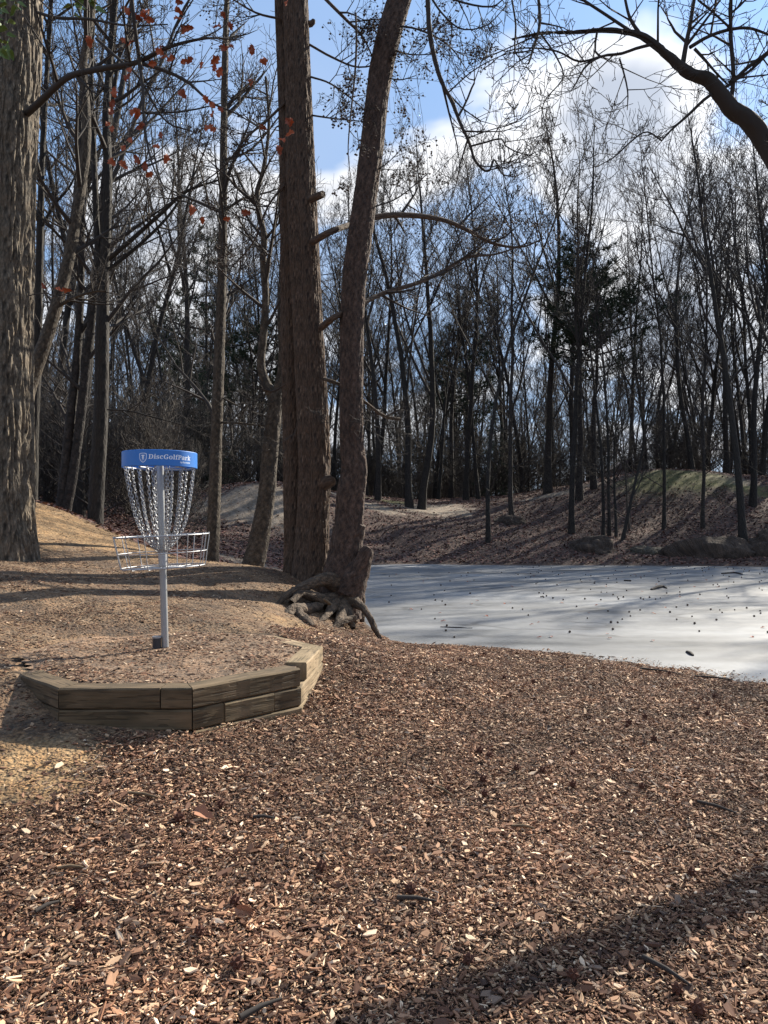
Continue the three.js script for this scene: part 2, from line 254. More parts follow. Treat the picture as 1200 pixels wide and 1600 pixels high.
// ------------------------------------------------------------------ the frozen pond
(() => {
  const S = 1024, X0 = -4, X1 = 26, D0 = 4, D1 = 30;
  const iceC = tex(S, (u, v) => {
    const x = X0 + u * (X1 - X0), d = D0 + v * (D1 - D0);
    const a = fbm(x * 0.22, 1, d * 0.5, 5), b = fbm(x * 0.9 + 9, 4, d * 2.2, 4), s = n3(x * 0.55, 8, d * 3.2), f = n3(x * 9, 2, d * 9);
    const wet = smooth(0.12, 0.42, fbm(x * 0.3 + 20, 6, d * 0.8, 4)), frost = smooth(0.05, 0.45, fbm(x * 0.25 + 5, 2, d * 0.6 + 3, 5));
    let r = 0.46 + 0.14 * a + 0.08 * b + 0.05 * s + 0.025 * f - 0.07 * wet + 0.07 * frost - 0.09 * smooth(0.93, 0.985, 1 - Math.abs(n3(x * .35 + 3, 5, d * .7) + .15 * n3(x * 3, 1, d * 3))) * smooth(-.1, .2, n3(x * .6, 9, d * .6));
    return [r * .985, r, r * 1.02];
  }, true);
  const iceR = tex(S, (u, v) => { const x = X0 + u * (X1 - X0), d = D0 + v * (D1 - D0); return 0.6 + 0.3 * fbm(x * 0.3 + 20, 6, d * 0.8, 4) * -1 + 0.12 * n3(x * 2, 1, d * 4); });
  const iceB = tex(S, (u, v) => { const x = X0 + u * (X1 - X0), d = D0 + v * (D1 - D0); return 0.5 + 0.4 * fbm(x * 1.2, 7, d * 2.4, 4); });
  for (const t of [iceC, iceR, iceB]) t.wrapS = t.wrapT = THREE.ClampToEdgeWrapping;
  const m = new THREE.MeshPhysicalMaterial({ map: iceC, roughnessMap: iceR, roughness: 1, specularIntensity: .45, bumpMap: iceB, bumpScale: 0.02 });
  const sh = new THREE.Shape([[4.6, 5.6], [3.2, 6.3], [2.6, 7.2], [1.8, 8.0], [.6, 8.7], [-.1, 8.9], [-.7, 10.4], [-1, 12], [-1.8, 15], [-2.4, 20], [-2.4, 26], [-1, 28.6], [3, 28.9], [8, 28.6], [13.5, 27.6], [18.5, 23.6], [21, 17], [20, 10.5], [13.4, 6], [8, 5]].map(p => new THREE.Vector2(...p)));
  const g = new THREE.ShapeGeometry(sh), p = g.attributes.position, uv = g.attributes.uv;
  for (let i = 0; i < p.count; i++) { const x = p.getX(i), d = p.getY(i); uv.setXY(i, (x - X0) / (X1 - X0), (d - D0) / (D1 - D0)); p.setXYZ(i, x, 0, -d); }
  g.computeVertexNormals();
  tag(mesh('pond_ice', g, m, scene), 'grey sheet of ice over the small pond', 'ice', null, 'structure');
})();

// ------------------------------------------------------------------ trees
const SIDES = [8, 5, 4, 3, 3];
function grow(gb, p, dir, len, r, lvl, rng, P, tips) {
  const n = Math.max(3, Math.round(len / P.seg[lvl])), pts = [p.clone()], rad = [r]; let d = dir.clone().normalize(), q = p.clone();
  for (let i = 1; i <= n; i++) {
    d.x += (rng() - .5) * P.wander; d.y += (rng() - .5) * P.wander + P.up[lvl] / n; d.z += (rng() - .5) * P.wander; d.normalize();
    q = q.clone().addScaledVector(d, len / n); pts.push(q); rad.push(Math.max(P.minR, r * Math.pow(1 - 0.93 * i / n, 0.85)));
  }
  gb.tube(pts, rad, SIDES[Math.min(4, lvl + (P.side ?? 1))]);
  if (lvl < P.max) spray(gb, pts, rad, P.kids[lvl], len * P.ratio, lvl + 1, rng, P, tips, P.t0 ?? 0.2);
  if (tips && lvl >= P.max) tips.push(q);
}
function spray(gb, pts, rad, n, len, lvl, rng, P, tips, t0 = 0.2, t1 = 1) {
  const m = pts.length - 1;
  for (let k = 0; k < n; k++) {
    const t = clamp(lerp(t0, t1, (k + rng()) / n), 0, 0.999), f = t * m, i = Math.floor(f), a = pts[i], b = pts[i + 1], dir = b.clone().sub(a).normalize();
    const side = V(rng() - .5, (rng() - .5) * (P.flat ?? 1) + 0.12, rng() - .5); side.addScaledVector(dir, -side.dot(dir)).normalize();
    const an = P.ang * (0.7 + 0.6 * rng()), c = dir.multiplyScalar(Math.cos(an)).addScaledVector(side, Math.sin(an));
    const r = lerp(rad[i], rad[i + 1], f - i);
    grow(gb, a.clone().lerp(b, f - i), c, len * (1.15 - 0.6 * t) * (0.6 + 0.8 * rng()), Math.max(P.minR, Math.min(r * 0.7, 0.012 + len * 0.014)), lvl, rng, P, tips);
  }
}
const FINE = { seg: [.3, .22, .14, .1, .1], up: [.3, .3, .15, .1, .1], wander: .35, minR: .0022, kids: [8, 6, 5, 0], ratio: .5, ang: .85, max: 3 };
const WOOD = { seg: [.7, .5, .4, .3], up: [.35, .5, .4, .2], wander: .36, minR: .007, kids: [6, 5, 4, 0], ratio: .48, ang: .75, max: 3 };

// a bare tree of the woods: straight trunk, rising limbs in the upper half
function woodTree(seed, H, r, start, lean, opt = {}) {
  const rng = rand(seed), tr = new GB(), cr = new GB(), n = 14, pts = [], rad = []; let x = 0, z = 0, vx = lean * Math.cos(seed), vz = lean * Math.sin(seed);
  for (let i = 0; i <= n; i++) { const t = i / n; pts.push(V(x, t * H - 0.25, z)); rad.push(Math.max(.012, r * (Math.pow(1 - t, .75) * .92 + .03) + r * .45 * Math.exp(-t * H / 0.5))); vx += (rng() - .5) * .13 - x * .012; vz += (rng() - .5) * .13 - z * .012; x += vx * H / n; z += vz * H / n; }
  tr.tube(pts, rad, 9);
  const P = { ...WOOD, ...opt }, k0 = opt.limbs ?? 17;
  for (let k = 0; k < k0; k++) {
    const t = lerp(start, .96, Math.pow((k + rng()) / k0, .9)), f = t * n, i = Math.floor(f), a = pts[i].clone().lerp(pts[Math.min(n, i + 1)], f - i), az = rng() * 6.283 + k * 2.4, tilt = opt.tilt ?? lerp(.95, .45, t) * (.75 + .5 * rng());
    const len = H * (opt.spread ?? .27) * (1.12 - t * .85) * (.6 + .7 * rng());
    grow(cr, a, V(Math.cos(az) * Math.sin(tilt), Math.cos(tilt), Math.sin(az) * Math.sin(tilt)), len, Math.max(.02, lerp(rad[i], rad[Math.min(n, i + 1)], f - i) * .55), 0, rng, P);
  }
  for (let k = 0; k < (opt.forks ?? 2); k++) { // a second leader
    const t = lerp(.28, .6, rng()), f = t * n, i = Math.floor(f), a = pts[i].clone().lerp(pts[i + 1], f - i), az = rng() * 6.283, q = .28 + .3 * rng();
    grow(cr, a, V(Math.cos(az) * Math.sin(q), Math.cos(q), Math.sin(az) * Math.sin(q)), H * (1 - t) * (.75 + .25 * rng()), lerp(rad[i], rad[i + 1], f - i) * .72, 0, rng, { ...P, kids: [8, 5, 4, 0], wander: .2, side: 1 });
  }
  for (let k = 0; k < (opt.dead ?? 3); k++) { const t = lerp(.08, start, rng()), f = t * n, i = Math.floor(f), az = rng() * 6.283; grow(cr, pts[i].clone().lerp(pts[i + 1], f - i), V(Math.cos(az), .15 + .3 * rng(), Math.sin(az)), 1 + 1.6 * rng(), .022, 1, rng, P); }
  return { trunk: tr.build(), crown: cr.build() };
}
function pineTree(seed, H, r, start, opt = {}) {
  const rng = rand(seed), tr = new GB(), br = new GB(), ne = new GB(), n = 12, pts = [], rad = []; let x = 0, z = 0;
  for (let i = 0; i <= n; i++) { const t = i / n; pts.push(V(x, t * H - .25, z)); rad.push(Math.max(.015, r * (1 - t * .88) + r * .35 * Math.exp(-t * H / .5))); x += (rng() - .5) * .18; z += (rng() - .5) * .18; }
  tr.tube(pts, rad, 9);
  const tuft = (p, s, dirn) => { for (let k = 0; k < (opt.blades ?? 16); k++) { const d = V(rng() - .5, rng() - .35, rng() - .5).normalize().addScaledVector(dirn, .5).normalize(), w = V(rng() - .5, rng() - .5, rng() - .5).cross(d).normalize().multiplyScalar(s * (opt.wide ?? .07)), e = p.clone().addScaledVector(d, s * (.6 + .7 * rng())); ne.tri(p.clone().add(w), p.clone().sub(w), e); } };
  const k0 = opt.limbs ?? 34;
  for (let k = 0; k < k0; k++) {
    const t = lerp(start, .98, (k + rng()) / k0), f = t * n, i = Math.min(n - 1, Math.floor(f)), a = pts[i].clone().lerp(pts[i + 1], f - i), az = k * 2.4 + rng(), q = (t - start) / (1 - start);
    const len = (opt.reach ?? 2.6) * (opt.cone ? 1.05 - q : Math.sin(Math.PI * Math.pow(.18 + .8 * q, .8)) * .9 + .15) * (.55 + .7 * rng()), up = opt.cone ? -.12 : .18, b = [], rr = []; const d = V(Math.cos(az), up, Math.sin(az)).normalize();
    for (let s = 0; s <= 5; s++) { b.push(a.clone().addScaledVector(d, len * s / 5).add(V(0, (opt.cone ? -.1 : .14) * len * (s / 5) ** 2, 0))); rr.push(Math.max(.008, (.012 + len * .014) * (1 - s / 5.5))); }
    br.tube(b, rr, 4);
    const m = Math.max(3, Math.round(len * (opt.tufts ?? 6)));
    for (let s = 0; s < m; s++) { const u = lerp(opt.cone ? .12 : .35, 1, (s + rng()) / m), c = b[0].clone().lerp(b[5], u).add(V(0, (opt.cone ? -.1 : .14) * len * u * u, 0)); c.add(V((rng() - .5), (rng() - .5) * .28, (rng() - .5)).multiplyScalar(len * .45 * (opt.loose ?? 1))); tuft(c, opt.tuft ?? .32, d); }
  }
  return { trunk: tr.build(), branches: br.build(), crown: ne.build() };
}
const barkOf = (k) => M.forestBark[k % 3];
function standing(name, label, category, group, geo, mats, x, d, s, turn, sink = 0) {
  const g = thing(name, label, category, [x, groundY(x, d) - sink, -d], group); g.rotation.y = turn; g.scale.setScalar(s);
  for (const k of Object.keys(geo)) { const m = mesh(k, geo[k], mats[k], g); if (k === 'branches') m.userData.kind = 'stuff'; }
  return g;
}
const treeKinds = [], r0 = rand(77);
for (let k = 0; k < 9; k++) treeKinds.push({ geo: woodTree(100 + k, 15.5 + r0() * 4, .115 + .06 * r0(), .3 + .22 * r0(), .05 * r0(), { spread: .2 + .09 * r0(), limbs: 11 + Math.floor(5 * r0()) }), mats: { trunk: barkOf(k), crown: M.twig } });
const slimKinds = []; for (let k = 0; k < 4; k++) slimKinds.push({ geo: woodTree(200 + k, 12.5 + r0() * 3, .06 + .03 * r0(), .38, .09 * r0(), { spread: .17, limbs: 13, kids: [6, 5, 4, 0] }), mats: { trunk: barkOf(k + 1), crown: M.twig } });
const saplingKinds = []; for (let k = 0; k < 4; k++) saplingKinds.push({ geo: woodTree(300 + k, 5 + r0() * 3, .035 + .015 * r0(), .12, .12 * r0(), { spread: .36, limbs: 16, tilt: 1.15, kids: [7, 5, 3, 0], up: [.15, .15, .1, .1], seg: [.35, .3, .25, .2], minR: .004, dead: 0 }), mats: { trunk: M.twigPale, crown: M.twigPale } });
const shrubKinds = []; for (let k = 0; k < 2; k++) shrubKinds.push({ geo: woodTree(340 + k, 6.5, .06, .25, .3, { spread: .3, limbs: 12, kids: [6, 5, 3, 0], seg: [.4, .3, .25, .2], minR: .005, dead: 2 }), mats: { trunk: barkOf(k), crown: M.twig } });
const inFrame = (x, d, pad = 0) => Math.abs(x) < d * .5 + pad;

// trees that stand out on the far bank: photo x of the foot, distance, kind list, number, scale, turn
const FARBANK = [
  [640, 36.2, treeKinds, 0, 1.02, 0.4, 'stout bare tree with two diverging stems on the pale rise across the pond', 1.5], [658, 36.4, treeKinds, 3, .98, 2.0, 'bare leaning tree joined at the foot with its stout twin on the pale rise', 1.3],
  [728, 41, treeKinds, 1, .95, 1], [748, 42, treeKinds, 4, .93, 3.4], [763, 30.6, slimKinds, 0, 1.12, 0, 'thin straight tree standing alone low on the leaf-covered bank across the pond', 1.2], [800, 34.5, slimKinds, 1, 1.25, 2, 'straight slim tree on a dark root hump above the leafy bank', 1.3], [816, 44, treeKinds, 2, .9, 4],
  [856, 40, treeKinds, 5, 1.08, 5, 'tall many-limbed bare tree behind the pines on the far bank', 1.3], [893, 31.6, treeKinds, 6, .9, 1.2, 'leaning bare tree at the foot of the mossy mound beside the pond', 1], [942, 31.0, slimKinds, 2, 1.0, .3], [952, 31.4, slimKinds, 3, .92, 2.2], [970, 30.4, shrubKinds, 0, 1.2, 1.0], [962, 31, shrubKinds, 1, 1.1, 3], [985, 32, saplingKinds, 0, 1.1, 1],
  [1037, 31.5, slimKinds, 0, 1.05, 4, 'slim bare tree growing on the leafy face of the mossy mound'], [1098, 31.2, slimKinds, 1, 1.15, 1, 'slim leaning tree rooted on the dark eroded edge of the mound'], [1082, 41, treeKinds, 7, 1.02, 2.5], [1135, 42, treeKinds, 8, 1.02, 4.4], [1162, 28.6, treeKinds, 1, .92, 5.1, 'crooked bare tree rooted in the eroded bank by the ice'], [1176, 33, treeKinds, 0, 1.05, 3.2, 'thick bare tree on the side of the mossy mound', 1.15], [1212, 31, treeKinds, 3, .95, 1.1],
  [1010, 45, treeKinds, 4, .9, 2], [985, 47, treeKinds, 6, .95, 1], [705, 45, treeKinds, 8, .95, 2.2], [680, 47, treeKinds, 2, .97, .8], [590, 37, treeKinds, 5, .95, 2.9], [572, 42, treeKinds, 7, 1, 4],
];
for (const [px, d, kinds, n, s, turn, label, thick] of FARBANK) {
  const k = kinds[n], shrub = kinds === shrubKinds || kinds === saplingKinds;
  const g = standing('bare_tree', label ?? (shrub ? 'small bent leafless tree leaning among the stems by the pond' : 'bare grey tree standing on the far side of the frozen pond'), 'tree', 'bare trees on the far bank', k.geo, k.mats, (px - 600) / F * d, d, s, turn);
  if (thick) g.children[0].scale.set(thick, 1, thick);
}
// pines and evergreens
const pineA = pineTree(11, 12.6, .17, .55, { limbs: 32, reach: 2.7, tufts: 6.5, blades: 20, tuft: .34, wide: .07, loose: .6 }), pineB = pineTree(12, 11, .16, .5, { limbs: 27, reach: 3.3, tufts: 6.5, blades: 20, tuft: .34, wide: .07, loose: .6 }), pineC = pineTree(13, 13.5, .15, .35, { limbs: 30, reach: 3.1, tufts: 5.5, blades: 18, wide: .07, loose: .7 });
const fir = pineTree(14, 6, .07, .06, { cone: true, limbs: 60, reach: 1.7, tufts: 8, tuft: .2, loose: .35, blades: 12 });
const pm = { trunk: M.forestBark[2], branches: M.twig, crown: M.pineNeedle }, fm = { ...pm, crown: M.hemlock };
for (const [px, d, geo, s, turn, label] of [
  [905, 36.5, pineA, 1, 0, 'tall pine with a dark rounded top on the far bank'], [928, 38, pineB, 1, 2, 'pine with dark flat layers of needles beside a taller pine'],
  [735, 50, pineC, 1.05, 1, 'dark pine half hidden behind the bare trees across the pond'], [705, 56, pineC, 1.0, 4, 'slim dark pine deep in the woods behind the pale rise'],
  [318, 42, pineC, 1.1, 3, 'broad dark pine above the woods behind the basket'], [292, 50, pineC, 1.1, 5, 'dark pine deep in the woods behind the basket'], [405, 46, pineB, 1.0, 1.5, 'dark pine behind the pale earth mound']])
  standing('pine_tree', label, 'pine', null, geo, pm, (px - 600) / F * d, d, s, turn);
for (const [px, d, s, turn, label] of [[775, 46, 1, 0, 'small dark green fir at the edge of the woods above the leafy bank'], [850, 55, .9, 2, 'small fir among trunks behind the many-limbed tree'], [322, 36, 1, 1, 'small dark fir in the shade behind the basket'], [1030, 52, .8, 3, 'low dark evergreen behind the mossy mound'], [1052, 55, .75, 1, 'low evergreen bush behind the mossy mound beside another']])
  standing('fir_tree', label, 'fir', null, fir, fm, (px - 600) / F * d, d, s, turn);

// the woods behind: single trees, set out with room between them
(() => {
  const rng = rand(4242), spots = FARBANK.map(([px, d]) => [(px - 600) / F * d, d]); let left = 0, tries = 0;
  const ok = (x, d, gap) => spots.every(([a, b]) => (a - x) ** 2 + (b - d) ** 2 > gap * gap);
  while (left < 150 && tries++ < 9000) {
    const west = rng() < .5, d = west ? 15.5 + 52 * Math.pow(rng(), .8) : 39 + 38 * rng(), px = west ? -60 + rng() * 640 : 540 + rng() * 720, x = (px - 600) / F * d;
    if (d < 27 && (x > -4.2 || (px > 300))) continue;            // pond, mound and open ground
    if (d < 34 && px > 330 && px < 570) continue;
    if (d < 22 && px > 190) continue;
    if (!ok(x, d, d < 30 ? 1.1 : 1.5)) continue;
    spots.push([x, d]); left++;
    const q = rng(), kinds = q < .48 ? treeKinds : q < .74 ? slimKinds : saplingKinds, k = kinds[Math.floor(rng() * kinds.length)];
    const label = kinds === saplingKinds ? (west ? 'spreading leafless sapling under the trees behind the basket' : 'spreading leafless sapling in the woods across the pond') : kinds === slimKinds ? (west ? 'slender bare tree in the shaded woods behind the basket' : 'slender bare tree in the woods across the pond') : (west ? 'tall bare tree in the shaded woods behind the basket' : 'tall bare tree in the woods across the pond');
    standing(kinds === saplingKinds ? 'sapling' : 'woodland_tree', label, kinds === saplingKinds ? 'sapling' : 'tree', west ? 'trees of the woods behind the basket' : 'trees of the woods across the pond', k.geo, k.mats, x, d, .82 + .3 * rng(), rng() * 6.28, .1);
  }
  for (let k = 0, t = 0; k < 44 && t < 2000; t++) { // the same woods go on beside the frame and shade the far bank
    const d = 42 + 30 * rng(), x = d * (.53 + .5 * rng()); if (x < 18 || !ok(x, d, 2)) continue; spots.push([x, d]); k++;
    const kk = rng() < .75 ? treeKinds[Math.floor(rng() * 9)] : slimKinds[Math.floor(rng() * 4)];
    standing('woodland_tree', 'bare tree in the woods rising beyond the end of the pond', 'tree', 'trees of the woods beyond the end of the pond', kk.geo, kk.mats, x, d, .85 + .25 * rng(), rng() * 6.28, .1);
  }
  for (let k = 0, t = 0; k < 15 && t < 2000; t++) {
    const d = 36 + 13 * rng(), x = d * (.515 + .25 * rng()); if (!ok(x, d, 1.6)) continue; spots.push([x, d]); k++;
    const kk = treeKinds[Math.floor(rng() * 9)]; standing('woodland_tree', 'bare tree in the woods rising beyond the end of the pond', 'tree', 'trees of the woods beyond the end of the pond', kk.geo, kk.mats, x, d, .85 + .2 * rng(), rng() * 6.28, .1);
  }
  // the wood beyond reads as one mass
  const mass = thing('distant_woods', 'grey mass of bare trees far behind', 'woods'); mass.userData.kind = 'stuff';
  const far = [woodTree(501, 19, .17, .25, .03, { limbs: 12, kids: [5, 5, 3, 0], minR: .011, forks: 1 }), woodTree(502, 17, .14, .3, .03, { limbs: 11, kids: [5, 5, 3, 0], minR: .011, forks: 1 })];
  far.forEach((f, n) => { for (const part of ['trunk', 'crown']) {
    const r2 = rand(900 + n), N = 85, im = new THREE.InstancedMesh(f[part], part === 'trunk' ? M.forestBark[n] : M.twig, N), m4 = new THREE.Matrix4(), e = new THREE.Euler(); im.name = 'distant_' + part;
    for (let i = 0; i < N; i++) { const a = lerp(-.62, .56, r2()), d = 62 + 55 * Math.pow(r2(), .8), x = Math.tan(a) * d, s = .8 + .35 * r2(); e.set(0, r2() * 6.28, 0); m4.makeRotationFromEuler(e).scale(V(s, s, s)).setPosition(x, groundY(x, d) - .2, -d); im.setMatrixAt(i, m4); }
    im.castShadow = im.receiveShadow = true; mass.add(im);
  } });
  // low brush under the trees
  const brush = thing('woodland_brush', 'grey leafless brush filling the space under the trees', 'brush'); brush.userData.kind = 'stuff';
  [woodTree(601, 3.4, .02, .05, .2, { limbs: 18, spread: .42, tilt: .9, kids: [6, 5, 0, 0], max: 2, seg: [.4, .3, .25, .2], minR: .005, dead: 0, forks: 4 }), woodTree(602, 2.6, .018, .05, .25, { limbs: 18, spread: .5, tilt: 1.1, kids: [6, 5, 0, 0], max: 2, seg: [.4, .3, .25, .2], minR: .005, dead: 0, forks: 4 })].forEach((f, n) => {
    const r2 = rand(940 + n), N = 420, im = new THREE.InstancedMesh(f.crown, n ? M.twig : M.twigPale, N), m4 = new THREE.Matrix4(), e = new THREE.Euler(); im.name = 'brush_stems'; let i = 0;
    while (i < N) { const a = lerp(-.6, .56, r2()), d = (a < -.1 ? 19 : 41) + 50 * Math.pow(r2(), .9), x = Math.tan(a) * d, s = .7 + .8 * r2(); if ((d < 34 && a > -.24 && a < 0) || mossMask(x, d) > .2) continue; e.set(0, r2() * 6.28, 0); m4.makeRotationFromEuler(e).scale(V(s, s, s)).setPosition(x, groundY(x, d) - .1, -d); im.setMatrixAt(i++, m4); }
    brush.add(im);
  });
  // trees on the shore beside the pond, whose shadows cross the ice
  for (const [x, d, k, s, t] of [[15.6, 25.5, slimKinds[0], 1.15, 1], [19.5, 23, treeKinds[1], .9, 3], [19.2, 26.5, slimKinds[2], 1.2, 2], [22, 19.5, slimKinds[1], 1.25, 5], [23.5, 25, treeKinds[4], .85, 0], [21.5, 15, slimKinds[3], 1.2, 2.4], [26, 29, treeKinds[2], .9, 1.4]])
    standing('shore_tree', 'bare tree on the shore at the side of the pond', 'tree', 'trees on the shore beside the pond', k.geo, k.mats, x, d, s, t);
})();

// ------------------------------------------------------------------ trees near the basket, each followed from the photograph
const line = (L) => [L.map(([x, y, d]) => at(x, y, d)), L.map(([, , d, r]) => r / F * d)];
function furrow(k, f, amp, seed, low = 0) { // bark standing in ridges
  return (u, len, t) => { const a = u * 6.28318, x = Math.cos(a) * k, z = Math.sin(a) * k, w = n3(x * .5 + seed, len * f * .6, z * .5), v = n3(x + w * .7, len * f + seed, z + w * .7); return amp * (smooth(0, .3, Math.abs(v)) - .7 + .25 * n3(x * 2.5, len * f * 3 + seed, z * 2.5)) + low * n3(Math.cos(a) * 1.4 + seed, len * .7, Math.sin(a) * 1.4); };
}
function limb(parent, name, L, mat, sides = 8, o = {}) {
  const [P, R0] = line(L), R = R0.map(r => name === 'branch' ? r * .62 : r), [pts, rad] = resample(P, R, o.step ?? .12), gb = new GB(); gb.tube(pts, rad, sides, o.relief, o.caps ?? false, o.tile);
  const m = mesh(name, gb.build(), mat, parent); m.userData.curve = undefined; delete m.userData.curve; return [pts, rad, m];
}
function ballsOn(parent, tips, rng, share, r = .016) {
  const g = new GB(); let n = 0; for (const p of tips) if (rng() < share) { n++; const q = p.clone().add(V((rng() - .5) * .03, -.045, (rng() - .5) * .03)), o = []; for (const [x, y, z] of [[1, 0, 0], [0, 1, 0], [0, 0, 1], [-1, 0, 0], [0, -1, 0], [0, 0, -1]]) o.push(q.clone().add(V(x, y, z).multiplyScalar(r))); for (const [a, b, c] of [[0, 1, 2], [2, 1, 3], [3, 1, 5], [5, 1, 0], [2, 4, 0], [3, 4, 2], [5, 4, 3], [0, 4, 5]]) g.tri(o[a], o[b], o[c]); g.tri(p, p.clone().add(V(.003, 0, 0)), q); }
  if (n) mesh('seed_balls', g.build(), M.seedBall, parent).userData.kind = 'stuff';
}
function leafGeo(kind) { // curled leaf, lobed like an oak's or plain
  const g = new GB(), n = 8, W = kind === 'plain' ? t => .27 * Math.sin(Math.PI * Math.pow(t, .8)) : t => .3 * Math.sin(Math.PI * Math.pow(t, .75)) * (1 + .35 * Math.sin(t * 19)); const row = [];
  for (let i = 0; i <= n; i++) { const t = i / n, w = W(t) + .004, y = -.18 * t * t + .08 * Math.sin(t * 7); row.push([V(-w, y + w * .7, t - .02), V(0, y, t), V(w, y + w * .55, t)]); }
  for (let i = 0; i < n; i++) { g.quad(row[i][0], row[i][1], row[i + 1][1], row[i + 1][0]); g.quad(row[i][1], row[i][2], row[i + 1][2], row[i + 1][1]); }
  return g.build();
}
const oakLeaf = leafGeo('oak'), plainLeaf = leafGeo('plain');
const upper = (rng, gb, p, dir, r, H) => { // the part of a tree above what the lens sees
  const n = 8, pts = [p.clone()], rad = [r]; let q = p.clone(), d = dir.clone().normalize(); for (let i = 1; i <= n; i++) { d.x += (rng() - .5) * .12; d.z += (rng() - .5) * .12; d.y += .05; d.normalize(); q = q.clone().addScaledVector(d, H / n); pts.push(q); rad.push(Math.max(.02, r * (1 - .9 * i / n))); } gb.tube(pts, rad, 8); spray(gb, pts, rad, 9, H * .38, 0, rng, { ...WOOD, minR: .004 }, null, .15); };

// the thick tree beside the slope
(() => {
  const rng = rand(1), g = thing('oak_tree', 'thick tree with deeply furrowed grey-brown bark beside the sandy slope', 'tree');
  const D = 9, [pts, rad] = limb(g, 'trunk', [[-6, 905, D, 72], [-3, 872, D, 60], [-4, 830, D, 55], [-5, 720, D, 53], [-5, 560, D, 52], [-3, 400, D, 51], [2, 220, D, 50], [8, 80, D, 51], [13, -40, D, 49], [18, -200, D, 42], [20, -420, D, 36]], M.oakBark, 230, { step: .075, relief: furrow(7.5, 2.2, .036, 3, .02), tile: .36 });
  const up = new GB(); upper(rng, up, pts[pts.length - 1], V(0, 1, 0), .26, 8); mesh('crown', up.build(), M.twig, g);
  const bits = new GB(), P = { ...FINE, minR: .003 };
  const B = [
    [[[42, 178, 8.9, 9], [62, 160, 8.6, 9], [100, 125, 8.2, 8], [120, 115, 8, 7.5], [160, 107, 7.8, 7], [215, 97, 7.6, 6], [260, 75, 7.4, 4.5], [320, 60, 7.2, 3], [370, 62, 7, 1.6]], 7, .7],
    [[[213, 97, 7.6, 5], [250, 108, 7.5, 4.5], [290, 126, 7.4, 4], [330, 160, 7.3, 3], [370, 178, 7.2, 2], [420, 210, 7, 1.2]], 6, .6],
    [[[205, -10, 7.3, 4.5], [213, 60, 7.4, 5], [218, 95, 7.5, 5], [224, 150, 7.4, 4], [226, 200, 7.3, 3.4], [240, 262, 7.2, 2.2], [262, 300, 7.1, 1.4]], 5, .55],
    [[[60, 20, 8.9, 4], [90, 28, 8.5, 4], [140, 30, 8.2, 3.5], [200, 40, 8, 2.5], [262, 38, 7.8, 1.5]], 5, .6],
    [[[45, 462, 8.7, 1.4], [70, 458, 8.4, 1.3], [95, 462, 8.3, 1.1], [118, 452, 8.2, .8]], 2, .25],
    [[[150, 60, 7.8, 3.5], [185, 92, 7.7, 3.5], [216, 120, 7.6, 3], [260, 190, 7.5, 2.4], [300, 205, 7.4, 1.4]], 5, .5],
  ];
  const boughs = []; for (const [L, n, len] of B) { const [p, r, m] = limb(g, 'branch', L, M.twig, 7, { step: .1 }); boughs.push([p, m]); spray(bits, p, r, n, len, 1, rng, P, null, .2); }
  mesh('twigs', bits.build(), M.twig, g);
  // rust-coloured leaves still hanging on
  const spots = [[212, 26, 7.4], [228, 34, 7.4], [223, 22, 7.4], [274, 8, 7.3], [272, 38, 7.3], [290, 48, 7.3], [346, 24, 7.1], [345, 50, 7.1], [343, 95, 7.1], [355, 84, 7.1], [365, 82, 7.1], [245, 105, 7.4], [250, 82, 7.4], [256, 92, 7.4], [282, 104, 7.3], [302, 97, 7.3], [319, 104, 7.2], [340, 127, 7.2], [398, 90, 7], [408, 98, 7], [394, 130, 7], [280, 148, 7.3], [318, 155, 7.2], [180, 159, 7.5], [170, 185, 7.6], [175, 213, 7.6], [206, 188, 7.5], [224, 206, 7.3], [206, 230, 7.4], [172, 254, 7.6], [220, 262, 7.3], [238, 274, 7.2], [262, 248, 7.2], [252, 223, 7.2], [302, 328, 7.1], [360, 346, 7], [348, 182, 7.1], [332, 190, 7.1], [328, 210, 7.1], [406, 200, 7], [455, 190, 6.8], [460, 214, 6.8], [434, 233, 6.8], [450, 8, 6.8], [85, 458, 8.3], [72, 457, 8.4], [205, 120, 7.5], [138, 62, 7.8], [210, 72, 7.5]];
  for (const [x, y, d] of [...spots]) if (rng() < .6) spots.push([x + (rng() - .5) * 34, y + (rng() - .5) * 34, d]);
  spots.forEach(([x, y, d], i) => { const here = at(x, y - 6, d); let best = null, near = 1e9; for (const [p, b] of boughs) for (const q of p) { const e = q.distanceToSquared(here); if (e < near) { near = e; best = b; } } const m = mesh('leaf', oakLeaf, i % 3 ? M.rust : M.rustDark, best), s = (.07 + .045 * rng()) * d / 7.4; m.position.copy(at(x, y - 6, d)); m.scale.setScalar(s); m.rotation.set(1.1 + rng() * .9, rng() * 6.28, rng() * 1.5 - .7); });
})();

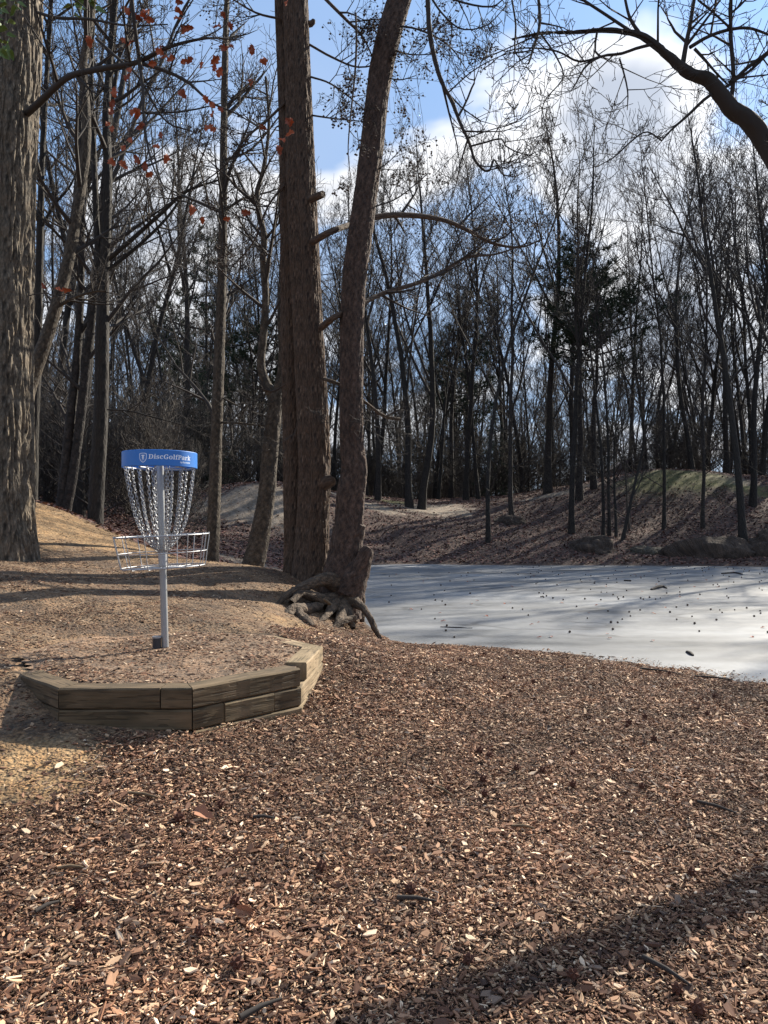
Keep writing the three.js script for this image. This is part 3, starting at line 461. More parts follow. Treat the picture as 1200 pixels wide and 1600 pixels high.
// evergreen leaves reaching in from a tree beside the camera
(() => {
  const rng = rand(2), g = thing('evergreen_bough', 'bough with glossy green leaves hanging across the thick tree trunk', 'bough'), D = 4.2;
  limb(g, 'branch', [[-330, -160, D, 9], [-180, -90, D, 8], [-70, -30, D, 6], [-20, 10, D, 4], [0, 60, D, 2], [6, 100, D, 1]], M.twig, 6, {});
  limb(g, 'branch', [[-70, -32, D, 5], [-10, -20, D, 3.5], [40, -6, D, 2.5], [75, -2, D, 1.5]], M.twig, 6, {});
  limb(g, 'branch', [[40, -6, D, 2], [110, -4, D, 1.6], [140, 18, D, 1]], M.twig, 5, {});
  for (let i = 0; i < 84; i++) { const q = rng(), x = q < .55 ? -30 + 44 * rng() : q < .85 ? -10 + 88 * rng() : 110 + 42 * rng(), y = q < .55 ? -20 + 126 * rng() : q < .85 ? -26 + 40 * rng() : -10 + 36 * rng(); const m = mesh('leaf', plainLeaf, M.green, g); m.position.copy(at(x, y, D + (rng() - .5) * .4)); m.scale.setScalar(.05 + .025 * rng()); m.rotation.set(.4 + rng() * 1.4, rng() * 6.28, rng() * 2 - 1); }
})();

// twin-stemmed gum tree by the bank
(() => {
  const rng = rand(3), D = 10, g = thing('gum_tree', 'twin-stemmed tree with straight ridged brown trunks on the edge of the bank', 'tree');
  const a = limb(g, 'trunk', [[487, 925, D, 36], [486, 905, D, 31], [487, 870, D, 27], [489, 820, D, 25], [491, 740, D, 24.5], [486, 600, D, 24], [478, 450, D, 23.5], [472, 320, D, 23], [468, 220, D, 21.5], [465, 100, D, 20], [462, 0, D, 19], [460, -120, D, 17]], M.gumBark, 150, { step: .075, relief: furrow(7, 3.0, .016, 9, .01), tile: .3 });
  const b = limb(g, 'trunk', [[464, 922, D + .25, 26], [464, 900, D + .25, 22], [462, 850, D + .25, 18], [459, 700, D + .25, 16.5], [455, 520, D + .2, 16], [453, 380, D + .15, 15], [449, 220, D + .1, 13], [444, 100, D + .1, 11.5], [440, 0, D + .1, 10.5], [436, -120, D, 9]], M.gumBark, 90, { step: .08, relief: furrow(5, 3.0, .014, 5, .01), tile: .3 });
  const k = limb(g, 'burl', [[503, 758, D - .1, 11], [512, 753, D - .12, 11], [520, 750, D - .12, 9], [523, 748, D - .12, 3]], M.gumBark, 16, { step: .02, caps: true });
  const up = new GB(); upper(rng, up, a[0][a[0].length - 1], V(-.03, 1, 0), .13, 8); upper(rng, up, b[0][b[0].length - 1], V(-.12, 1, 0), .07, 6); mesh('crown', up.build(), M.twig, g);
  const bits = new GB(), tips = [], P = { ...FINE };
  const B = [
    [[[488, 378, 9.8, 9], [515, 363, 9.5, 8.5], [545, 352, 9.9, 8], [600, 337, 10.3, 7.5], [660, 338, 10.6, 6.5], [700, 346, 10.8, 5.5], [735, 362, 11, 5], [770, 380, 11, 4], [815, 386, 11, 2.5], [850, 372, 11, 1.4]], 9, .9, 'branch'],
    [[[502, 512, 9.8, 9], [522, 496, 9.5, 8], [555, 480, 9.9, 7], [600, 458, 10.3, 6], [650, 443, 10.5, 5.5], [690, 425, 10.7, 5], [730, 402, 10.8, 4], [775, 397, 10.9, 2.6], [830, 378, 10.9, 1.4]], 9, .9, 'branch'],
    [[[505, 592, 9.8, 4.5], [530, 600, 9.7, 4], [575, 632, 9.8, 4], [600, 650, 9.9, 4.5], [625, 655, 10, 4]], 3, .5, 'branch'],
    [[[485, 312, 9.8, 6], [498, 306, 9.75, 6], [505, 303, 9.7, 5.5]], 0, 0, 'broken_branch'], [[[482, 38, 9.8, 5], [488, 36, 9.8, 5], [490, 31, 9.8, 3]], 0, 0, 'broken_branch'],
    [[[446, 160, 10, 3.5], [415, 190, 9.8, 3.2], [385, 215, 9.6, 2.6], [350, 260, 9.5, 2], [310, 290, 9.4, 1.2]], 9, .7, 'branch'], [[[444, 290, 10, 3], [420, 320, 9.9, 2.5], [395, 380, 9.9, 2], [360, 420, 9.8, 1.2]], 6, .7, 'branch'],
    [[[484, 70, 10, 3], [520, 90, 9.9, 2.8], [560, 105, 9.9, 2.2], [610, 95, 9.8, 1.4]], 9, .8, 'branch'], [[[485, 120, 10, 2.6], [515, 130, 9.9, 2.2], [550, 155, 9.9, 1.6], [585, 185, 9.8, 1]], 9, .7, 'branch'], [[[486, 180, 10, 2.4], [520, 185, 9.9, 2], [570, 190, 9.9, 1.2]], 7, .6, 'branch'],
    [[[500, -10, 9.7, 4], [525, 15, 9.6, 4], [545, 35, 9.6, 3.6], [565, 55, 9.6, 2.6], [585, 95, 9.5, 1.4]], 7, .7, 'branch'], [[[440, 30, 10, 3], [400, 20, 9.9, 2.5], [350, -10, 9.8, 1.8]], 7, .8, 'branch'],
    [[[556, 22, 8.8, 2.4], [557, 60, 8.8, 2.8], [555, 110, 8.8, 2.5], [550, 160, 8.8, 2.2], [546, 200, 8.8, 1.8], [544, 240, 8.8, 1.3], [549, 285, 8.8, .8]], 4, .3, 'branch'],
    [[[446, 600, 9.9, 3], [425, 612, 9.8, 2.5], [400, 605, 9.7, 1.4]], 3, .5, 'branch'], [[[470, 640, 9.6, 2], [455, 690, 9.5, 1.6], [425, 722, 9.4, 1]], 3, .4, 'branch'],
  ];
  for (const [L, n, len, name] of B) { const [p, r] = limb(g, name, L, name === 'branch' && L[0][1] === 592 ? M.root : M.gumBark, 8, { step: .1, caps: name !== 'branch' || n === 3 }); if (n) spray(bits, p, r, n, len, 1, rng, P, tips, .3); }
  mesh('twigs', bits.build(), M.twig, g); ballsOn(g, tips.filter(p => p.y > 4.5), rng, .55);
})();

// curved tree with bare roots over the bank
(() => {
  const rng = rand(4), D = 9.6, g = thing('cherry_tree', 'curved dark tree with exposed roots leaning out over the edge of the ice', 'tree');
  const t = limb(g, 'trunk', [[532, 965, D, 34], [533, 935, D, 32], [536, 900, D, 30], [540, 865, D, 25], [545, 815, D, 22], [548, 770, D, 22], [553, 735, D, 20.5], [549, 690, D, 18.5], [549, 600, D, 18], [551, 500, D, 18], [554, 430, D, 18.5], [561, 375, D, 19], [571, 300, D, 18], [581, 230, D, 18], [589, 160, D, 17.5], [596, 110, D, 18], [608, 55, D, 18], [622, 5, D, 17.5], [640, -60, D, 17], [665, -150, D, 16]], M.cherryBark, 90, { step: .06, relief: furrow(6, 8, .012, 7, .022) });
  const up = new GB(); upper(rng, up, t[0][t[0].length - 1], V(.25, 1, 0), .12, 7); mesh('crown', up.build(), M.twig, g);
  const stub = limb(g, 'stub', [[545, 925, D - .12, 26], [556, 898, D - .15, 22], [566, 878, D - .18, 15], [573, 862, D - .2, 11], [577, 856, D - .2, 8]], M.cherryBark, 26, { step: .03, relief: furrow(3, 8, .02, 2, .03), caps: true });
  limb(g, 'stub', [[550, 845, D, 16], [558, 830, D - .04, 14], [565, 819, D - .06, 8]], M.cherryBark, 20, { step: .03, relief: furrow(3, 8, .015, 2, .02), caps: true });
  const R = [
    [[530, 918, D - .1, 17], [510, 908, D - .3, 12], [490, 913, D - .5, 9], [470, 922, D - .7, 8], [450, 932, D - .85, 6], [432, 948, D - 1.05, 3]],
    [[528, 940, D - .1, 16], [505, 942, D - .4, 11], [488, 935, D - .6, 9], [470, 930, D - .75, 6], [455, 945, D - 1, 5]],
    [[500, 950, D - .5, 7], [478, 955, D - .9, 9], [462, 955, D - 1.1, 10], [446, 968, D - 1.3, 9], [432, 982, D - 1.55, 8], [418, 995, D - 1.8, 5]],
    [[464, 957, D - 1.1, 8], [474, 968, D - 1.3, 8], [486, 978, D - 1.5, 6], [494, 988, D - 1.6, 3]],
    [[545, 935, D - .15, 15], [556, 945, D - .3, 9], [566, 952, D - .4, 6], [576, 966, D - .5, 5], [584, 982, D - .55, 4.5], [594, 1002, D - .6, 2.5]],
    [[536, 945, D - .2, 15], [534, 965, D - .5, 9], [528, 980, D - .8, 7], [532, 995, D - 1, 4]],
    [[540, 950, D - .2, 12], [546, 968, D - .5, 7], [552, 985, D - .6, 4]],
    [[520, 985, D - 1, 4], [535, 974, D - .85, 5], [550, 970, D - .7, 5.5], [556, 968, D - .68, 4]],
    [[524, 945, D - .3, 10], [512, 962, D - .7, 6], [500, 975, D - 1, 4], [492, 984, D - 1.2, 2]],
    [[550, 905, D, 10], [562, 930, D + .1, 8], [564, 955, D + .1, 6], [566, 975, D + .1, 4]],
  ];
  for (const L of R) limb(g, 'root', L.map(([x, y, d, r]) => [x, y - 3, d, r]), M.root, 14, { step: .03, relief: furrow(2, 9, .01, L[0][0], .012) });
  limb(g, 'dead_root', [[516, 944, D - .7, 2.5], [511, 940, D - .75, 3], [506, 936, D - .8, 1.5]], M.cutWood, 6, { step: .03, caps: true });
  const bits = new GB(), tips = [], P = { ...FINE };
  for (const [L, n] of [[[[612, 40, D, 3], [650, 45, D - .2, 2.5], [700, 70, D - .4, 1.8], [730, 110, D - .5, 1]], 7], [[[606, 75, D, 2.5], [640, 85, D - .1, 2], [675, 85, D - .2, 1.2]], 5], [[[600, 120, D, 2], [625, 125, D - .1, 1.8], [650, 118, D - .2, 1]], 4], [[[582, 270, D, 2], [605, 255, D - .1, 1.5], [628, 232, D - .2, .9]], 4], [[[578, 325, D, 2.2], [620, 310, D, 1.8], [670, 270, D, 1]], 5], [[[562, 640, D, 2], [590, 668, D - .2, 1.5], [650, 665, D - .3, 1]], 5], [[[540, 700, D, 1.6], [528, 680, D - .2, 1.2], [515, 660, D - .3, .8]], 3]]) { const [p, r] = limb(g, 'branch', L, M.twig, 6, { step: .1 }); spray(bits, p, r, n, .65, 1, rng, P, tips, .2); }
  mesh('twigs', bits.build(), M.twig, g); ballsOn(g, tips.filter(p => p.y > 4.2), rng, .5);
})();

// leaning forked tree behind the bank
(() => {
  const rng = rand(5), D = 11.6, g = thing('forked_tree', 'leaning pale-barked tree forking into a crooked thin stem behind the twin trunks', 'tree'), bits = new GB();
  limb(g, 'trunk', [[386, 905, D, 20], [396, 880, D, 17], [407, 830, D, 14.5], [417, 770, D, 13], [422, 710, D, 12.5], [428, 650, D, 12], [432, 615, D, 12]], M.leanBark, 40, { step: .06, relief: furrow(3, 5, .014, 4, .012) });
  const s = limb(g, 'stem', [[431, 625, D, 10], [415, 598, D, 7.5], [408, 570, D, 6.5], [412, 520, D, 6], [415, 460, D, 5.5], [411, 400, D, 5.5], [413, 370, D, 5], [404, 330, D, 4.5], [402, 300, D, 4], [410, 270, D, 3], [420, 200, D, 2.4], [415, 120, D, 1.8]], M.leanBark, 14, { step: .08 });
  limb(g, 'stem', [[431, 618, D, 9], [438, 595, D, 7.5], [441, 570, D, 6.5], [441, 545, D, 6], [438, 470, D + .2, 5], [442, 380, D + .3, 4], [436, 300, D + .4, 3]], M.leanBark, 12, { step: .08 });
  limb(g, 'branch', [[436, 606, D, 5], [450, 604, D, 4.5], [466, 598, D + .1, 4]], M.leanBark, 10, { step: .06, caps: true });
  spray(bits, s[0], s[1], 16, 1.4, 1, rng, { ...FINE, minR: .003 }, null, .25);
  mesh('twigs', bits.build(), M.twig, g);
})();

// slim trees on the slope behind the basket
const slope = (name, label, seed, stems, mat, twigs, n, len, extra = []) => {
  const rng = rand(seed), g = thing(name, label, 'tree'), bits = new GB(); let first = true;
  for (const L of stems) { const [p, r] = limb(g, first ? 'trunk' : 'stem', L, mat, 18, { step: .12, relief: furrow(2.2, 4, .008, seed, .012) }); first = false; spray(bits, p, r, n, len, 0, rng, { ...FINE, kids: [5, 5, 3, 0], minR: .0035, seg: [.4, .3, .2, .15], max: 3 }, null, twigs); }
  for (const L of extra) { const [p, r] = limb(g, 'branch', L, mat, 7, { step: .12 }); spray(bits, p, r, 8, .8, 1, rng, { ...FINE, minR: .003 }, null, .2); }
  mesh('twigs', bits.build(), M.twig, g); return g;
};
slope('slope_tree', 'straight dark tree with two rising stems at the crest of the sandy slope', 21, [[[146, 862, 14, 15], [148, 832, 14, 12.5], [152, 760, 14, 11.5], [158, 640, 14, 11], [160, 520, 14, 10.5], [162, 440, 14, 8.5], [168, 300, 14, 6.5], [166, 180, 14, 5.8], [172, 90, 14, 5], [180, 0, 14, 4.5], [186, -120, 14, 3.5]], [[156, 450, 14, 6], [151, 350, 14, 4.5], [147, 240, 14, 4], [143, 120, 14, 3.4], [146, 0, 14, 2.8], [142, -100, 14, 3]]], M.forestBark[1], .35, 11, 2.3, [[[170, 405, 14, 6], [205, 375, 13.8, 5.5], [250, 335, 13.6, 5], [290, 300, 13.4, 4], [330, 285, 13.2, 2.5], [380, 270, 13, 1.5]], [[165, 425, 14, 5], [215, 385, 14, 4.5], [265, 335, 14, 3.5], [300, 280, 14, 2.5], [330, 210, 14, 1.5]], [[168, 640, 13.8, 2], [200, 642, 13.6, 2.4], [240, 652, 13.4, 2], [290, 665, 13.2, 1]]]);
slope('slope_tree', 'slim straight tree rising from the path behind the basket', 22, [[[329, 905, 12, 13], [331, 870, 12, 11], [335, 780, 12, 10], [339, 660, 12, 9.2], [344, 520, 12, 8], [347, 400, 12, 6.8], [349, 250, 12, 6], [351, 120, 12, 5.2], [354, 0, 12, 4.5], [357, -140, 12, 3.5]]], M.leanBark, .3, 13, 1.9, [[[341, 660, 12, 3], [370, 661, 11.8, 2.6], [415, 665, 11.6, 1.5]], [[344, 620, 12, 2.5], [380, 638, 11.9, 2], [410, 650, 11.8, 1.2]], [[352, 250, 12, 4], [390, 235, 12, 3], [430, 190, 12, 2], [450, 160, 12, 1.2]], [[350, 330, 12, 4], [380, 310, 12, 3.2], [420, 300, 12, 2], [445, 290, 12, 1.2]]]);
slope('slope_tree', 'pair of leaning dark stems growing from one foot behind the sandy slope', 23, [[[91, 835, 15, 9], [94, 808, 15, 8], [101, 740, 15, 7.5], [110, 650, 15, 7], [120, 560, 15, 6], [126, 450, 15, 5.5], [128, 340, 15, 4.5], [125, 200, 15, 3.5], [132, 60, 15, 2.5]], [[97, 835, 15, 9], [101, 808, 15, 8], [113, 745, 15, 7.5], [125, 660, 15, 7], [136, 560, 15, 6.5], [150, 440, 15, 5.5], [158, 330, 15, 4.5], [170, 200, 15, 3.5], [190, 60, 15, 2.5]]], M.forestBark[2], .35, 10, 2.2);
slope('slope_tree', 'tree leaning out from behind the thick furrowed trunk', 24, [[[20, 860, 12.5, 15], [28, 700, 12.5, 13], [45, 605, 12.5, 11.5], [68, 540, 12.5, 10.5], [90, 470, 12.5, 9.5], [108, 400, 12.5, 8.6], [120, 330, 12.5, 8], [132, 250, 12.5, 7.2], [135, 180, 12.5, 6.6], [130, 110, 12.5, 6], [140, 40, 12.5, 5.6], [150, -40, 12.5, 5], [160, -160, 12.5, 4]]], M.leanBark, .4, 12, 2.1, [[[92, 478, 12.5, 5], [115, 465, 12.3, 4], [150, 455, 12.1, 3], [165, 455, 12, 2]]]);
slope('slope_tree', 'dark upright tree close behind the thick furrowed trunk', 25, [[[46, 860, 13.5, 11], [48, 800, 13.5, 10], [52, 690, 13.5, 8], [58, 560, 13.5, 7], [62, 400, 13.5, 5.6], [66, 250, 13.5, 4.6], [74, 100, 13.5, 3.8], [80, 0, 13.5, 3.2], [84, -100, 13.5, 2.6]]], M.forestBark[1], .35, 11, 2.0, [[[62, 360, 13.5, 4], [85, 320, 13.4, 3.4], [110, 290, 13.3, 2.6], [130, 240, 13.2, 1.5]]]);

// tree beside the camera whose stems lean over the frame
(() => {
  const rng = rand(6), g = thing('overhanging_tree', 'bare tree on the mulch with thick limbs reaching out over the shore', 'tree'), bits = new GB(), D = 6, P = { ...FINE, minR: .0024, wander: .42 };
  const foot = V(4.42, groundY(4.42, 4.68) - .15, -4.68), low = [foot, V(4.1, 1.0, -4.98), V(3.76, 2.1, -5.33), V(3.4, 3.2, -5.68)], lr = [.16, .105, .1, .092];
  const main = [[1200, 232, D, 25], [1168, 188, D, 24], [1145, 172, D, 22], [1105, 124, D, 16], [1085, 118, D, 15], [1070, 110, D, 13], [1040, 84, D, 9.5], [1000, 55, D, 7], [945, 47, D, 5], [900, 50, D, 3.6], [840, 53, D, 2.4], [800, 62, D, 1.2]];
  const [mp, mr] = line(main).map((a, i) => i ? a.map(r => r * .6) : a), [pts, rad] = resample([...low, ...mp], [...lr, ...mr], .07), gb = new GB(); gb.tube(pts, rad, 26, furrow(2.2, 7, .008, 8, .012)); mesh('trunk', gb.build(), M.twig, g);
  const second = resample([V(4.6, groundY(4.6, 4.05) - .15, -4.05), V(4.28, 1.0, -4.36), V(3.93, 2.1, -4.7), V(3.6, 3.1, -5.0), V(3.4, 4.2, -5.3), V(3.45, 6, -5.3), V(3.4, 8, -5.2)], [.14, .105, .095, .085, .08, .06, .03], .1), g2 = new GB(); g2.tube(second[0], second[1], 20, furrow(2.2, 7, .008, 4, .012)); mesh('stem', g2.build(), M.cherryBark, g); spray(bits, second[0], second[1], 8, 1.6, 0, rng, P, null, .6);
  const B = [ // photo paths of the limbs against the sky
    [[1066, 106, 7], [1072, 70, 6], [1078, 40, 5], [1086, -10, 4.5]], [[1078, 74, 5], [1105, 58, 4.5], [1137, 47, 4.2], [1170, 44, 3.5], [1210, 58, 2.5]], [[1142, 160, 6], [1146, 120, 5.5], [1142, 60, 5], [1142, 10, 4.5], [1143, -40, 4]],
    [[1225, 60, 5], [1200, 82, 5], [1165, 108, 4.5], [1140, 132, 4], [1105, 152, 4], [1075, 180, 3.6], [1048, 204, 2.6], [1034, 220, 1.6]], [[1045, 88, 5], [1030, 70, 4.5], [1000, 74, 4], [970, 84, 3.6], [940, 88, 3.2], [915, 104, 2.6], [900, 130, 1.8], [892, 142, 1]],
    [[1002, 56, 5], [985, 30, 4], [977, 0, 3.5], [970, -40, 3]], [[990, 52, 4], [945, 22, 3.6], [900, -8, 3.2], [860, -40, 3]], [[940, 88, 3], [905, 96, 2.6], [870, 80, 2.2], [820, 75, 1.8], [790, 80, 1]], [[968, 92, 2.5], [975, 115, 2.3], [981, 145, 2], [980, 172, 1]],
    [[1034, 220, 2], [1010, 206, 2], [985, 222, 2], [960, 245, 1.6], [930, 262, 1]], [[1085, 76, 4], [1100, 92, 3.5], [1120, 115, 2.6], [1140, 135, 2]], [[1140, 130, 4], [1170, 112, 3.5], [1200, 84, 3]], [[933, 50, 3], [930, 80, 2.6], [940, 90, 2]], [[840, -20, 4], [843, 40, 3.8], [832, 80, 3], [826, 100, 2]], [[843, 50, 2.6], [870, 90, 2.2], [880, 120, 1.6], [850, 160, 1.4], [846, 200, .9]],
    [[1143, 20, 3], [1160, 5, 2.6], [1180, -20, 2]], [[1142, 45, 3], [1115, 20, 2.4], [1090, 0, 2]],
  ];
  for (const L of B) { const [p, r] = limb(g, 'branch', L.map(([x, y, q]) => [x, y, D, q]), M.twig, 8, { step: .05 }); spray(bits, p, r, 5, .5, 1, rng, { ...P, kids: [5, 4, 3, 0] }, null, .15); }
  mesh('twigs', bits.build(), M.twig, g);
})();
// long drooping branch of a tree overhead
(() => {
  const rng = rand(7), g = thing('drooping_branch_tree', 'tall bare tree behind the camera letting one long bare branch droop over the shore', 'tree'), bits = new GB(), D = 5.2, P = { ...FINE, minR: .0022, wander: .45, kids: [5, 5, 3, 0] };
  const main = [[660, -60, D, 6], [668, -10, D, 6], [671, 45, D, 6], [680, 95, D, 5.5], [692, 132, D, 5], [706, 158, D, 4.6], [718, 190, D, 4], [734, 225, D, 3.6], [742, 250, D, 3.2], [758, 267, D, 2.6], [765, 266, D, 2.4], [772, 250, D, 2.2], [785, 272, D, 1.8], [806, 276, D, 1]], [mp, mr] = line(main).map((a, i) => i ? a.map(r => r * .62) : a);
  const b0 = resample([V(-1.5, 8.5, .6), V(-.9, 8.2, -1.5), V(-.1, 7.2, -3.6), ...mp], [.055, .045, .036, ...mr], .06), gb = new GB(); gb.tube(b0[0], b0[1], 9, furrow(1.5, 9, .002, 3, .004)); mesh('branch', gb.build(), M.twig, g);
  const tr = resample([V(-2.2, groundY(-2.2, -2.4) - .2, 2.4), V(-2.1, 3, 2.2), V(-1.8, 6, 1.4), V(-1.4, 9, .5), V(-1.2, 13, 0)], [.26, .2, .17, .13, .05], .15), tg = new GB(); tg.tube(tr[0], tr[1], 24, furrow(4, 4, .012, 3, .01)); mesh('trunk', tg.build(), M.gumBark, g);
  const B = [[[716, 182, 3], [728, 160, 2.6], [738, 135, 2.4], [742, 126, 2], [730, 122, 1.4], [722, 108, .9]], [[737, 228, 2.6], [760, 222, 2.4], [784, 217, 2.2], [790, 228, 2], [815, 240, 1.6], [838, 244, .9]], [[676, 0, 3], [690, 20, 2.6], [720, 45, 2], [760, 40, 1.6], [790, 10, 1]], [[670, -20, 3], [720, 3, 2.8], [770, 10, 2.2], [785, 0, 1.5]], [[733, 215, 1.6], [760, 205, 1.4], [810, 190, 1], [860, 165, .7]], [[800, 0, 2.4], [806, 40, 2.4], [805, 80, 2], [815, 95, 1.4]], [[700, 145, 2], [740, 110, 1.6], [790, 85, 1.2], [830, 80, .7]]];
  for (const L of B) { const [p, r] = limb(g, 'branch', L.map(([x, y, q]) => [x, y, D, q]), M.twig, 6, { step: .05 }); spray(bits, p, r, 5, .42, 1, rng, P, null, .2); }
  spray(bits, b0[0], b0[1], 9, .5, 1, rng, P, null, .4); mesh('twigs', bits.build(), M.twig, g);
})();

// ------------------------------------------------------------------ mounds on the far shore
function mound(name, label, x, d, sx, sy, sd, seed, mat) {
  let g = new THREE.IcosahedronGeometry(1, 14); g.deleteAttribute('normal'); g.deleteAttribute('uv'); g = mergeVertices(g, 1e-4); const p = g.attributes.position, v = V(0, 0, 0), uv = new THREE.BufferAttribute(new Float32Array(p.count * 2), 2); g.setAttribute('uv', uv);
  for (let i = 0; i < p.count; i++) { v.fromBufferAttribute(p, i).normalize(); const k = 1 + .5 * fbm(v.x * 1.3 + seed, v.y * 1.3, v.z * 1.3, 5) + .06 * n3(v.x * 9, v.y * 9 + seed, v.z * 9); p.setXYZ(i, v.x * sx * k, Math.max(-.5, v.y * sy * k), v.z * sd * k); uv.setXY(i, v.x * sx, v.y * sy + v.z * sd); }
  g.computeVertexNormals(); const m = mesh(name, g, mat, scene); m.position.set(x, groundY(x, d) - sy * .55, -d); return tag(m, label, 'mound');
}
const moundMat = std(C(.13, .09, .065), { map: soilColor, bumpMap: soilHeight, bumpScale: .06 }), moundPale = std(C(.16, .135, .10), { map: soilColor, bumpMap: soilHeight, bumpScale: .05 });
mound('earth_mound', 'dark rounded earth mound at the water line under the slim trees', 8.0, 29.4, 1.0, .85, .9, 3, moundMat);
mound('earth_mound', 'broad dark overhanging mound of earth and roots beside the ice', 12.4, 28.7, 1.9, 1.15, 1.2, 7, moundMat);
mound('earth_mound', 'low pale hump on the dark shore between two larger mounds', 9.9, 29.2, .8, .4, .6, 5, moundPale);
mound('earth_mound', 'dark earth hump holding the roots of a straight slim tree', 5.7, 34.2, .9, .6, .7, 9, moundMat);
mound('earth_mound', 'dark earth bank under the crooked tree by the ice', 14.4, 28.4, 1.4, 1.3, 1.0, 12, moundMat);

// far shed behind the mound
(() => {
  const d = 60, x = (972 - 600) / F * d, g = thing('shed', 'small grey shed far behind the mossy mound', 'shed', [x, groundY(x, d), -d]), wall = std(C(.3, .26, .28)), roofM = std(C(.12, .1, .11));
  const w = mesh('wall', new THREE.BoxGeometry(2.2, 2.7, 3), wall, g); w.position.y = 1.45;
  const ped = mesh('foundation', new THREE.BoxGeometry(2.4, .4, 3.2), wall, g); ped.position.y = -.1;
  const r = new THREE.Shape([new THREE.Vector2(-1.35, 0), new THREE.Vector2(1.35, 0), new THREE.Vector2(0, .8)]), rg = new THREE.ExtrudeGeometry(r, { depth: 3.4, bevelEnabled: false }); const ro = mesh('roof', rg, roofM, g); ro.position.set(0, 2.805, -1.7);
  const dr = mesh('door', new THREE.BoxGeometry(.9, 1.9, .06), roofM, g); dr.position.set(0, 1.06, 1.533);
})();

const fillY = (x, d, e) => DECK_Y - .003 + .006 * n3(x * 4, 1, d * 4) + .004 * n3(x * 13, 2, d * 13) - .016 * (1 - smooth(.12, .2, e)) + .03 * smooth(5.4, 6.1, d) + .05 * smooth(-1.9, -2.35, x);
